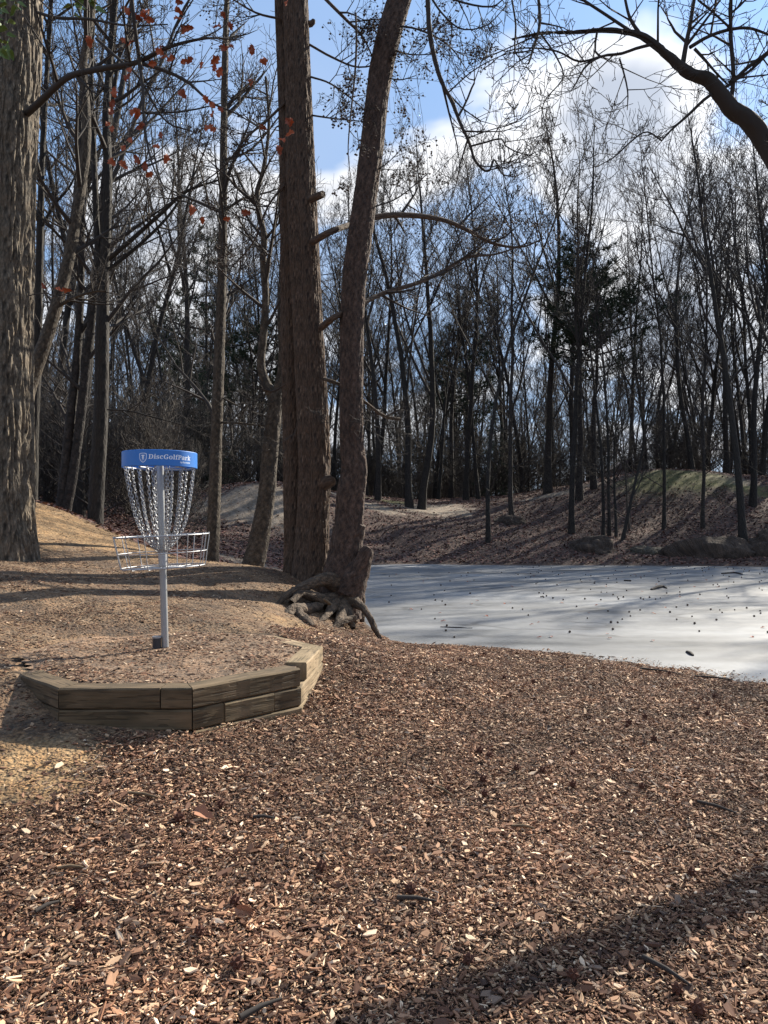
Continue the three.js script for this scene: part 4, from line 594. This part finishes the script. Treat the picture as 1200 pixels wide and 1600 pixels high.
// ------------------------------------------------------------------ raised bed of timbers round the basket
(() => {
  const g = thing('timber_bed', 'low raised bed of weathered landscape timbers filled with dirt under the basket', 'raised bed'), rng = rand(31), W = .145;
  // weathered treated timber, each beam of one colour; shade is painted into the front beams, sunlight into the shore-end run
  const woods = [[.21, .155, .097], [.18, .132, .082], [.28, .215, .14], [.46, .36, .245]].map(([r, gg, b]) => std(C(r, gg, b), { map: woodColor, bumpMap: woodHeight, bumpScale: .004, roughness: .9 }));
  const n = DECK.length, inner = DECK.map((p, i) => { const a = DECK[(i + n - 1) % n], b = DECK[(i + 1) % n], n1 = [-(p[1] - a[1]), p[0] - a[0]], n2 = [-(b[1] - p[1]), b[0] - p[0]], l1 = Math.hypot(...n1), l2 = Math.hypot(...n2), m = [n1[0] / l1 + n2[0] / l2, n1[1] / l1 + n2[1] / l2], q = m[0] * n1[0] / l1 + m[1] * n1[1] / l1; return [p[0] + m[0] / q * W, p[1] + m[1] / q * W]; });
  // one timber: from t0 to t1 along side s, between heights y0 and y1; squared ends when sq
  function timber(s, t0, t1, y0, y1, out = 0, sq0 = false, sq1 = false) {
    const A = DECK[s], B = DECK[(s + 1) % n], a = inner[s], b = inner[(s + 1) % n], L = Math.hypot(B[0] - A[0], B[1] - A[1]), ux = (B[0] - A[0]) / L, ud = (B[1] - A[1]) / L, ox = ud, od = -ux;
    const proj = (p) => (p[0] - A[0]) * ux + (p[1] - A[1]) * ud, ia = proj(a), ib = proj(b), ch = .009, N = 16, gap = .003, seed = rng() * 50, gb = new GB(), rows = [];
    const o0 = sq0 ? t0 * L : lerp(0, L, t0), i0 = sq0 ? t0 * L : (t0 < .001 ? ia : t0 * L), o1 = lerp(0, L, t1), i1 = sq1 || t1 < .999 ? t1 * L : ib;
    for (let k = 0; k <= N; k++) {
      const t = k / N, so = lerp(o0 + gap, o1 - gap, t), si = lerp(i0 + gap, i1 - gap, t), row = [], sec = [[0, ch], [0, 1 - 0], [ch, 1], [1, 1], [1, 0], [0, 0]];
      for (const [w, y] of [[0, y0 + ch], [0, y1 - ch], [ch, y1], [W - ch, y1], [W, y1 - ch], [W, y0 + ch], [W - ch, y0], [ch, y0]]) {
        const sa = lerp(so, si, w / W), j = .004 * n3(sa * 7 + seed, y * 30, w * 40) + .006 * Math.max(0, n3(sa * 3 + seed, y * 9, 3)) * (w === 0 || w === ch ? 1 : 0), ww = w - out + j;
        row.push(V(A[0] + ux * sa - ox * ww, y + .003 * n3(sa * 5, seed, w * 20), -(A[1] + ud * sa - od * ww)));
      }
      rows.push(row);
    }
    const put = (v, nn, u, w) => { gb.p.push(v.x, v.y, v.z); gb.n.push(nn.x, nn.y, nn.z); gb.u.push(u, w); };
    const face = (p, q, r, t, u0, u1, v0, v1) => { const nn = q.clone().sub(p).cross(t.clone().sub(p)).normalize(), k = gb.count; put(p, nn, u0, v0); put(q, nn, u1, v0); put(r, nn, u1, v1); put(t, nn, u0, v1); gb.i.push(k, k + 1, k + 2, k, k + 2, k + 3); };
    const vo = rng(), uo = rng(); let acc = [0, .11, .13, .26, .28, .39, .41, .54, .56];
    for (let k = 0; k < N; k++) for (let c = 0; c < 8; c++) { const c2 = (c + 1) % 8, u0 = uo + k / N * L * (t1 - t0), u1 = uo + (k + 1) / N * L * (t1 - t0); face(rows[k][c], rows[k + 1][c], rows[k + 1][c2], rows[k][c2], u0, u1, vo + acc[c] * 1.6, vo + acc[c + 1] * 1.6); }
    for (const e of [0, N]) { const r = rows[e], k = gb.count, nn = r[1].clone().sub(r[0]).cross(r[4].clone().sub(r[0])).normalize(); if (e === 0) { nn.negate(); } for (const v of r) put(v, nn, v.y * .9 + v.x * .3, v.x + v.z); for (let c = 1; c < 7; c++) e ? gb.i.push(k, k + c, k + c + 1) : gb.i.push(k, k + c + 1, k + c); }
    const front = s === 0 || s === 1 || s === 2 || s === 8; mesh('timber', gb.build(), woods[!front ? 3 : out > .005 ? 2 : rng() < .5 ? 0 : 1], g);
  }
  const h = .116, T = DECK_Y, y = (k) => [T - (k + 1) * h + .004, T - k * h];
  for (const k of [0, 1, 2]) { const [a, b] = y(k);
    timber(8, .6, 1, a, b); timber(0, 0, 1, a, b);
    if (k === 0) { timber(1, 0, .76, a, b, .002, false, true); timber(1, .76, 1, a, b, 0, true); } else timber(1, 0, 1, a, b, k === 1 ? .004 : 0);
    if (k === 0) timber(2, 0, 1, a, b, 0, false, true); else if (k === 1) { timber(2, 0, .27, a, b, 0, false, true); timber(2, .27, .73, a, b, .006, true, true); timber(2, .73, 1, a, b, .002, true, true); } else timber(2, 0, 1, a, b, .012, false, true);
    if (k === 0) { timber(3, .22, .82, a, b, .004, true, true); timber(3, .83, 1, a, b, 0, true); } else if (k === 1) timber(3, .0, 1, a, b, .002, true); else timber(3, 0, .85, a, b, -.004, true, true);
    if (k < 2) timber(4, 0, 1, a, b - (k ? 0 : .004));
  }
  // dirt fill
  const st = .05, gb = [], idx = [], col = new Map(), uv = []; const key = (i, j) => i * 1000 + j; let c = 0;
  for (let i = 0; i < 45; i++) for (let j = 0; j < 50; j++) { const x = -2.55 + i * st, d = 4.0 + j * st, e = deckInside(x, d); if (e < .03) continue; const f = fillY(x, d, e); gb.push(x, f, -d); uv.push(x / 1.6, d / 1.6); col.set(key(i, j), c++); }
  for (let i = 0; i < 45; i++) for (let j = 0; j < 50; j++) { const a = col.get(key(i, j)), b = col.get(key(i + 1, j)), e = col.get(key(i + 1, j + 1)), f = col.get(key(i, j + 1)); if (a !== undefined && b !== undefined && e !== undefined) idx.push(a, b, e); if (a !== undefined && e !== undefined && f !== undefined) idx.push(a, e, f); }
  const fg = new THREE.BufferGeometry(); fg.setAttribute('position', new THREE.Float32BufferAttribute(gb, 3)); fg.setAttribute('uv', new THREE.Float32BufferAttribute(uv, 2)); fg.setIndex(idx); fg.computeVertexNormals(); mesh('dirt_fill', fg, M.fill, g);
})();

// ------------------------------------------------------------------ disc golf basket
(() => {
  const X = -1.565, D = 5.45, g = thing('disc_golf_basket', 'disc golf basket with blue top band, hanging chains and wire cage on a steel pole', 'basket', [X, DECK_Y - .02, -D]);
  g.rotation.y = Math.atan2(X, D) * -1 * -1 * 1; g.rotation.y = Math.atan2(-X, D) * 1; // faces the path
  g.rotation.y = Math.atan2(0 - X, D);
  const lean = V(-.025, 1, 0).normalize(), axisAt = (y) => V(-.027 * y + .012, y, 0);
  const pole = new GB(); pole.tube([axisAt(-.25), axisAt(.3), axisAt(.8), axisAt(1.34)], [.0245, .0245, .0245, .0245], 24, null, true); mesh('pole', pole.build(), M.galvPole, g);
  const inner = new GB(); inner.tube([axisAt(.6), axisAt(.7)], [.029, .029], 24, null, true); mesh('collar', inner.build(), M.galv, g);
  const lk = mesh('tag_holder', new THREE.CylinderGeometry(.028, .03, .075, 20), M.blackPlastic, g); lk.position.set(-.045, .055, .012); const ld = mesh('lid', new THREE.CylinderGeometry(.033, .033, .01, 20), M.galv, lk); ld.position.y = .042;
  // band
  const bandY = 1.345, bh = .101, R = .258, c0 = axisAt(bandY);
  const cv = document.createElement('canvas'); cv.width = 2048; cv.height = 136; const q = cv.getContext('2d'); q.fillStyle = '#2673c6'; q.fillRect(0, 0, 2048, 136);
  const pxm = 2048 / (2 * Math.PI), X0 = 1024, ang = (deg) => X0 + deg * Math.PI / 180 * pxm;
  q.fillStyle = '#f2f4f8'; q.strokeStyle = '#f2f4f8';
  const sx = ang(-25), sy = 66; q.lineWidth = 5; q.beginPath(); q.moveTo(sx - 30, sy - 32); q.quadraticCurveTo(sx, sy - 44, sx + 30, sy - 32); q.lineTo(sx + 30, sy + 6); q.quadraticCurveTo(sx + 26, sy + 32, sx, sy + 46); q.quadraticCurveTo(sx - 26, sy + 32, sx - 30, sy + 6); q.closePath(); q.stroke();
  q.fillRect(sx - 14, sy - 22, 28, 9); q.fillRect(sx - 9, sy - 10, 18, 5); q.fillRect(sx - 11, sy - 3, 22, 5); q.fillRect(sx - 8, sy + 4, 16, 5); q.fillRect(sx - 3, sy - 14, 6, 28); q.fillRect(sx - 12, sy + 14, 24, 5); q.beginPath(); q.arc(sx, sy + 28, 3, 0, 7); q.fill();
  const write = (s, font, x0, x1, y) => { q.font = font; const w = q.measureText(s).width; q.save(); q.translate(x0, y); q.transform((x1 - x0) / w, 0, -.08, 1, 0, 0); q.fillText(s, 0, 0); q.restore(); };
  write('DiscGolfPark', 'bold 58px serif', ang(-17), ang(52), 80); write('by discmania', 'bold 22px sans-serif', ang(31), ang(51), 110);
  const label = new THREE.CanvasTexture(cv); label.colorSpace = THREE.SRGBColorSpace; label.anisotropy = 8;
  const bm = new THREE.MeshPhysicalMaterial({ map: label, roughness: .45, clearcoat: .3, clearcoatRoughness: .3 }), blue = new THREE.MeshPhysicalMaterial({ color: 0x2673c6, roughness: .5 });
  const N = 96, bg = new THREE.BufferGeometry(), bp = [], bn = [], bu = [], bi = [];
  for (let k = 0; k <= N; k++) { const u = k / N, a = (u - .5) * 2 * Math.PI; for (const [y, v] of [[-bh / 2, 0], [bh / 2, 1]]) { bp.push(c0.x + Math.sin(a) * R, bandY + y, Math.cos(a) * R); bn.push(Math.sin(a), 0, Math.cos(a)); bu.push(u, v); } }
  for (let k = 0; k < N; k++) { const a = k * 2; bi.push(a, a + 2, a + 3, a, a + 3, a + 1); }
  bg.setAttribute('position', new THREE.Float32BufferAttribute(bp, 3)); bg.setAttribute('normal', new THREE.Float32BufferAttribute(bn, 3)); bg.setAttribute('uv', new THREE.Float32BufferAttribute(bu, 2)); bg.setIndex(bi);
  const band = mesh('top_band', bg, bm, g);
  const inr = new THREE.LatheGeometry([[R - .001, -bh / 2], [R - .006, -bh / 2], [R - .006, bh / 2], [R - .001, bh / 2]].map(p => new THREE.Vector2(...p)), N); const il = mesh('band_lining', inr, blue, band); il.position.set(c0.x, bandY, 0);
  const rim = new THREE.TorusGeometry(R - .004, .0045, 8, N); for (const s of [-1, 1]) { const m = mesh('hem', rim, blue, band); m.rotation.x = Math.PI / 2; m.position.set(c0.x, bandY + s * bh / 2, 0); }
  // spokes that hold the band
  for (let k = 0; k < 6; k++) { const a = k * Math.PI / 3 + .2, s = new GB(); s.tube([V(c0.x + .02 * Math.sin(a), 1.33, .02 * Math.cos(a)), V(c0.x + Math.sin(a) * (R - .006), 1.305, Math.cos(a) * (R - .006))], [.006, .006], 6, null, true); mesh('spoke', s.build(), M.galv, g); }
  const ringG = (r, t, y, name, parent, c) => { const m = mesh(name, new THREE.TorusGeometry(r, t, 8, 80), M.galv, parent); m.rotation.x = Math.PI / 2; m.position.set(c.x, y, 0); return m; };
  ringG(.24, .004, 1.298, 'chain_ring', g, c0); ringG(.14, .004, 1.302, 'chain_ring', g, c0);
  // chains
  const linkG = (() => { const L = .0135, w = .0082, t = .0026, c = new (class extends THREE.Curve { getPoint(s) { const a = s * 2 * Math.PI, x = Math.cos(a), y = Math.sin(a); return V(w * Math.sign(x) * Math.pow(Math.abs(x), .75), (L + .003) * Math.sign(y) * Math.pow(Math.abs(y), .8), 0); } })(); return new THREE.TubeGeometry(c, 12, t, 4, true); })();
  const chain = (a, prof, seed) => {
    const c = new THREE.CatmullRomCurve3(prof.map(([r, y]) => V(axisAt(y).x + Math.sin(a) * r, y, Math.cos(a) * r))), len = c.getLength(), n = Math.round(len / .0245), gs = new GB(), m4 = new THREE.Matrix4(), P = linkG.attributes.position, Nn = linkG.attributes.normal, v = V(0, 0, 0);
    for (let k = 0; k < n; k++) { const t = (k + .5) / n, p = c.getPointAt(t), d = c.getTangentAt(t), sd = V(Math.cos(a + seed), 0, -Math.sin(a + seed)); sd.addScaledVector(d, -sd.dot(d)).normalize(); const ot = d.clone().cross(sd); m4.makeBasis(k % 2 ? sd : ot, d, k % 2 ? ot.negate() : sd).setPosition(p); const b = gs.count; for (let i = 0; i < P.count; i++) { v.fromBufferAttribute(P, i).applyMatrix4(m4); gs.p.push(v.x, v.y, v.z); v.fromBufferAttribute(Nn, i).transformDirection(m4); gs.n.push(v.x, v.y, v.z); gs.u.push(0, 0); } for (const i of linkG.index.array) gs.i.push(b + i); }
    mesh('chain', gs.build(), M.galv, g);
  };
  for (let k = 0; k < 12; k++) chain(k * Math.PI / 6 + .16, [[.24, 1.296], [.212, 1.1], [.165, .9], [.10, .775], [.032, .70]], .5);
  for (let k = 0; k < 6; k++) chain(k * Math.PI / 3 + .4, [[.14, 1.3], [.122, 1.08], [.092, .88], [.06, .78], [.032, .73]], .9);
  // cage, slightly tipped as in the photograph
  const cage = new THREE.Group(); cage.name = 'cage'; g.add(cage); const cc = axisAt(.7); cage.position.set(cc.x, .7, 0); cage.rotation.z = .05; cage.scale.set(.95, .9, .95); const O = V(0, 0, 0);
  ringG(.342, .0055, .125, 'rim', cage, O); ringG(.322, .0035, -.005, 'ring', cage, O); ringG(.302, .0045, -.118, 'ring', cage, O); ringG(.16, .0035, -.119, 'ring', cage, O);
  for (let k = 0; k < 14; k++) { const a = k * 2 * Math.PI / 14 + .1, P = (r, y) => V(Math.sin(a) * r, y, Math.cos(a) * r), w = new GB(), c = resample([P(.335, .128), P(.346, .133), P(.347, .118), P(.326, -.005), P(.309, -.105), P(.300, -.125), P(.27, -.126), P(.14, -.125), P(.028, -.123)], Array(9).fill(.0034), .02); w.tube(c[0], c[1], 6, null, true); mesh('wire', w.build(), M.galv, cage); }
})();

// ------------------------------------------------------------------ loose matter on the ground
function chipGeo(kind, seed) {
  const rng = rand(seed), g = new GB(), n = kind === 'splinter' ? 4 : 5, top = [], bot = [], ax = kind === 'splinter' ? [.55, .075] : [.5, .19], th = kind === 'splinter' ? .05 : .07;
  for (let i = 0; i < n; i++) { const a = (i + .5 * rng()) / n * 6.283, x = Math.cos(a) * ax[0] * (.8 + .4 * rng()), z = Math.sin(a) * ax[1] * (.75 + .5 * rng()), b = .1 * x * x * (rng() < .5 ? 1 : -.5); top.push(V(x, th * (.6 + .6 * rng()) + b, z)); bot.push(V(x * 1.06, -th * (.6 + .5 * rng()) + b, z * 1.06)); }
  for (let i = 1; i < n - 1; i++) { g.tri(top[0], top[i + 1], top[i]); }
  for (let i = 0; i < n; i++) { const j = (i + 1) % n; g.quad(bot[i], top[i], top[j], bot[j]); }
  return g.build();
}
const PAL = [[.48, .315, .19], [.33, .185, .106], [.245, .125, .069], [.172, .081, .043], [.115, .051, .028], [.06, .029, .017], [.22, .15, .108], [.74, .55, .375]], PW = [.12, .14, .16, .18, .17, .14, .03, .06];
function scatter(name, label, category, geos, mat, spots) {
  const groupObj = thing(name, label, category); groupObj.userData.kind = 'stuff';
  const per = geos.map(() => []); spots.forEach((s, i) => per[i % geos.length].push(s));
  geos.forEach((ge, k) => { const im = new THREE.InstancedMesh(ge, mat, per[k].length), m = new THREE.Matrix4(), e = new THREE.Euler(), c = new THREE.Color(); im.name = name + '_pieces'; im.castShadow = im.receiveShadow = true;
    per[k].forEach(([x, y, d, sx, sy, sz, rx, ry, rz, col], i) => { e.set(rx, ry, rz, 'YXZ'); m.makeRotationFromEuler(e).scale(V(sx, sy, sz)).setPosition(x, y, -d); im.setMatrixAt(i, m); im.setColorAt(i, c.setRGB(...col)); }); groupObj.add(im); });
}
const pick = (rng) => { let q = rng(), i = 0; while (i < 7 && q > PW[i]) q -= PW[i++]; const f = .85 + .3 * rng(); return PAL[i].map(v => v * f); };
(() => {
  const rng = rand(555), spots = [], bands = [[.9, 1.7, 3500], [1.7, 2.6, 19000], [2.6, 3.6, 16000], [3.6, 5, 12000], [5, 7, 8200], [7, 9.6, 6500]];
  for (const [d0, d1, dens] of bands) {
    const half = (d) => d * .52 + .5, area = (d1 - d0) * (half(d0) + half(d1)), N = Math.round(area * dens);
    for (let i = 0; i < N; i++) {
      const d = lerp(d0, d1, rng()), x = (rng() * 2 - 1) * half(d); if (deckInside(x, d) > -.01) continue;
      let y = groundY(x, d); if (y < .012) { if (y < -.03 || rng() > .25 * smooth(-.03, .012, y)) continue; y = -.002; } const m = mulchMask(x, d); if (rng() > m) continue;
      const clump = n3(x * 3.1, 7, d * 3.1), L = ((q => q < .5 ? .007 + .011 * rng() : q < .94 ? .015 + .024 * rng() * rng() : .03 + .045 * rng() * rng())(rng())) * (d > 5 ? 1.15 : 1), col = pick(rng), f = 1 + .4 * clump + .42 * n3(x * .9, 6, d * .9);
      spots.push([x, y + .004 + .02 * rng() * (1 + .5 * clump), d, L, L * (.55 + .6 * rng()), L * (.75 + .5 * rng()), (rng() - .5) * 1.3, rng() * 6.283, (rng() - .5) * 1.0, col.map(v => v * f)]);
    }
  }
  scatter('wood_chips', 'brown and tan wood chips spread over the ground along the shore', 'wood chips', [chipGeo('chip', 1), chipGeo('chip', 2), chipGeo('splinter', 3), chipGeo('chip', 4), chipGeo('splinter', 5), chipGeo('splinter', 8), chipGeo('chip', 9)], std(0xffffff, { roughness: .85 }), spots);
  // bark crumbs and chips thinly over the bare dirt
  const s2 = [], r2 = rand(556);
  for (let i = 0; i < 260000; i++) {
    const d = 2.6 + 11 * Math.pow(r2(), 1.25), x = (r2() * 2 - 1) * (d * .52 + .3); if (d > 8.5 && x > -.3) continue;
    const e = deckInside(x, d), on = e > .1; if (e > -.02 && !on) continue; const y = on ? fillY(x, d, e) : groundY(x, d); if (y < .02) continue;
    const patch = smooth(-.25, .35, n3(x * 1.3, 3, d * 1.3) + .4 * n3(x * 4, 1, d * 4)); if (r2() > (.22 + .78 * patch + (on ? .8 * Math.exp(-((x + 1.5) ** 2 + (d - 5.4) ** 2) / .12) : 0)) * (1 - .75 * sandMask(x, d))) continue;
    const L = .011 + .042 * Math.pow(r2(), 2.6), col = pick(r2), f = .4 + .6 * r2(); s2.push([x, y + .002, d, L, L * .6, L * (.6 + .5 * r2()), (r2() - .5) * .7, r2() * 6.283, (r2() - .5) * .7, col.map(v => v * f)]);
  }
  scatter('bark_crumbs', 'small bark crumbs scattered over the bare dirt around the raised bed', 'bark crumbs', [chipGeo('chip', 6), chipGeo('splinter', 7)], std(0xffffff), s2);
  // fallen leaves over the woodland floor
  const lg = new GB(); { const a = [V(-.5, .05, 0), V(0, .0, -.32), V(.5, .1, 0), V(0, .0, .32)], m = V(0, .06, 0); lg.tri(a[0], m, a[1]); lg.tri(a[1], m, a[2]); lg.tri(a[2], m, a[3]); lg.tri(a[3], m, a[0]); }
  const lgeo = lg.build(), s3 = [], r3 = rand(557), LP = [[.19, .092, .07], [.14, .07, .056], [.22, .12, .09], [.11, .06, .05], [.26, .165, .125], [.17, .068, .052]];
  for (let i = 0; i < 150000; i++) {
    const d = 12 + 48 * Math.pow(r3(), 1.15), x = (r3() * 2 - 1) * (d * .52 + 1); const y = groundY(x, d); if (y < .04 || r3() > litterMask(x, d) * (1 - .93 * pathMask(x, d)) * (1 - .9 * mossMask(x, d))) continue;
    const L = .07 + .07 * r3(), f = .8 + .4 * r3(), col = LP[Math.floor(r3() * 6)]; s3.push([x, y + .012 + .02 * r3(), d, L, L, L, (r3() - .5) * 1.1, r3() * 6.28, (r3() - .5) * 1.1, col.map(v => v * f)]);
  }
  scatter('fallen_leaves', 'dry reddish brown leaves covering the woodland floor', 'fallen leaves', [lgeo], std(0xffffff), s3);
})();

// spiky seed balls: on the ice and on the wood chips
const ballG = (() => { const g = new GB(), ico = new THREE.IcosahedronGeometry(1, 0).attributes.position, v = [V(0, 0, 0), V(0, 0, 0), V(0, 0, 0)]; for (let i = 0; i < ico.count; i += 3) { for (let k = 0; k < 3; k++) v[k] = V(ico.getX(i + k), ico.getY(i + k), ico.getZ(i + k)).multiplyScalar(.72); const c = v[0].clone().add(v[1]).add(v[2]).normalize().multiplyScalar(1.12); g.tri(v[0], v[1], c); g.tri(v[1], v[2], c); g.tri(v[2], v[0], c); } return g.build(); })();
(() => {
  const rng = rand(91); let n = 0;
  while (n < 170) { const d = 9 + 18 * Math.pow(rng(), .75), x = (rng() * .56 - .04) * d; if (x < -.3 || groundY(x, d) > -.03 || x > d * .5) continue; if (rng() > .35 + .65 * smooth(.05, .45, x / d)) continue; n++; const m = tag(mesh('seed_ball', ballG, M.seedBall, scene), 'tiny dark spiky seed ball lying on the ice', 'seed ball', 'seed balls on the ice'), r = .013 + .008 * rng(); m.position.set(x, r * .8, -d); m.scale.setScalar(r); m.rotation.set(rng() * 6, rng() * 6, 0); }
  const marks = [[367, 1408], [345, 1257], [280, 1279], [502, 1355], [125, 1412], [312, 1455], [370, 1507], [895, 1524], [732, 1500], [641, 1391], [1080, 1363], [1058, 1546], [1090, 1577], [757, 1240], [895, 1226], [808, 1200], [765, 1181], [750, 1173], [1022, 1155], [1003, 1228], [980, 1134], [983, 1130], [1008, 1120], [1046, 1052], [895, 1177], [848, 1204], [755, 1218], [700, 1235], [788, 1059], [834, 1065], [720, 1031], [757, 1022], [1105, 1115], [1116, 1087]];
  for (const [px, py] of marks) { let d = 1.3 * F / (py - YH), x = 0; for (let k = 0; k < 6; k++) { x = (px - 600) / F * d; d = (EYE - groundY(x, d) - .03) * F / (py - YH); } x = (px - 600) / F * d; const m = tag(mesh('seed_ball', ballG, M.redCone, scene), 'spiky red-brown seed ball lying on the wood chips', 'seed ball', 'seed balls on the wood chips'), r = .014 + .006 * rng(); m.position.set(x, groundY(x, d) + .024 + r * .6, -d); m.scale.setScalar(r * 1.25); m.rotation.set(rng() * 6, rng() * 6, 0); }
  // driftwood on the ice
  const stick = (label, L) => { const g = new GB(), [P, R] = line(L), [p, r] = resample(P, R, .05); g.tube(p, r, 7, furrow(1, 9, .006, 2, .006), true); tag(mesh('fallen_branch', g.build(), M.twig, scene), label, 'branch'); };
  const ice = (px, py, up, r) => { const d = EYE * F / (py - YH); return [px, py - up, d, r]; };
  stick('short forked dark branch lying on the ice', [ice(1018, 922, 1, 2), ice(1028, 920, 3, 2.5), ice(1036, 918, 2, 2), ice(1042, 920, 1, 1)]);
  stick('small dark scrap of wood on the ice near the shore', [ice(1073, 1019, 1, 2.5), ice(1078, 1022, 2, 3), ice(1083, 1025, 1, 2)]);
  stick('thin stick frozen into the ice far across the pond', [ice(975, 908, 1, 1.5), ice(986, 908.5, 1, 1.5)]);
  stick('thin bent stick on the far ice below the mound', [ice(1128, 897, 1, 1.3), ice(1148, 896, 1, 1.5), ice(1160, 898, 1, 1)]);
  stick('long faint twig frozen into the ice', [ice(688, 980, .5, .8), ice(710, 981, .8, 1), ice(738, 982, .5, .6)]);
  for (let k = 0, t = 0; k < 60 && t < 4000; t++) { const d = 8 + 17 * rng(), x = (rng() * .5) * d; if (groundY(x, d) > -.04) continue; k++; const m = tag(mesh('frozen_leaf', oakLeaf, M.rustDark, scene), 'dry brown leaf lying on the ice', 'leaf', 'leaves on the ice'), sc = .05 + .04 * rng(); m.position.set(x, .012, -d); m.scale.set(sc, sc * .5, sc); m.rotation.set(.1, rng() * 6.28, 0); }
  // sticks and a curled leaf among the chips
  const onMulch = (px, py, lift = .03) => { let d = 3, x = 0; for (let k = 0; k < 8; k++) { x = (px - 600) / F * d; d = (EYE - groundY(x, d) - lift) * F / (py - YH); } return V((px - 600) / F * d, groundY(x, d) + lift, -d); };
  [[[90, 1356], [130, 1355]], [[55, 1424], [92, 1408]], [[620, 1402], [682, 1408]], [[200, 1238], [248, 1246]], [[395, 1276], [428, 1278]], [[1005, 1495], [1080, 1540]], [[800, 1290], [835, 1294]], [[1090, 1252], [1150, 1270]], [[375, 1590], [440, 1560]], [[680, 1228], [706, 1242]], [[1085, 1056], [1145, 1062]], [[1000, 1044], [1060, 1052]]].forEach(([a, b], i) => { const p = onMulch(...a), q = onMulch(...b), g = new GB(), m = p.clone().lerp(q, .5); m.y += .006; g.tube([p, m, q], [.006 + .002 * (i % 3), .008, .004], 6, null, true); tag(mesh('stick', g.build(), i % 3 ? M.twig : M.cutWood, scene), i % 3 ? 'short dark stick lying on the wood chips' : 'pale split stick lying on the wood chips', 'stick', 'sticks on the wood chips'); });
  for (const [px, py, s, label] of [[368, 1418, .075, 'curled brown leaf standing up among the wood chips'], [302, 1268, .1, 'flat dry lobed leaf lying on the wood chips']]) { const m = tag(mesh('dry_leaf', py > 1400 ? plainLeaf : oakLeaf, std(C(.3, .14, .08)), scene), label, 'leaf'); m.position.copy(onMulch(px, py, .035)); m.scale.setScalar(s); m.rotation.set(py > 1400 ? .9 : .1, 1.2, .3); }
})();

scene.traverse((o) => { if (o.isMesh) { o.castShadow = true; o.receiveShadow = true; } });
renderer.render(scene, camera);
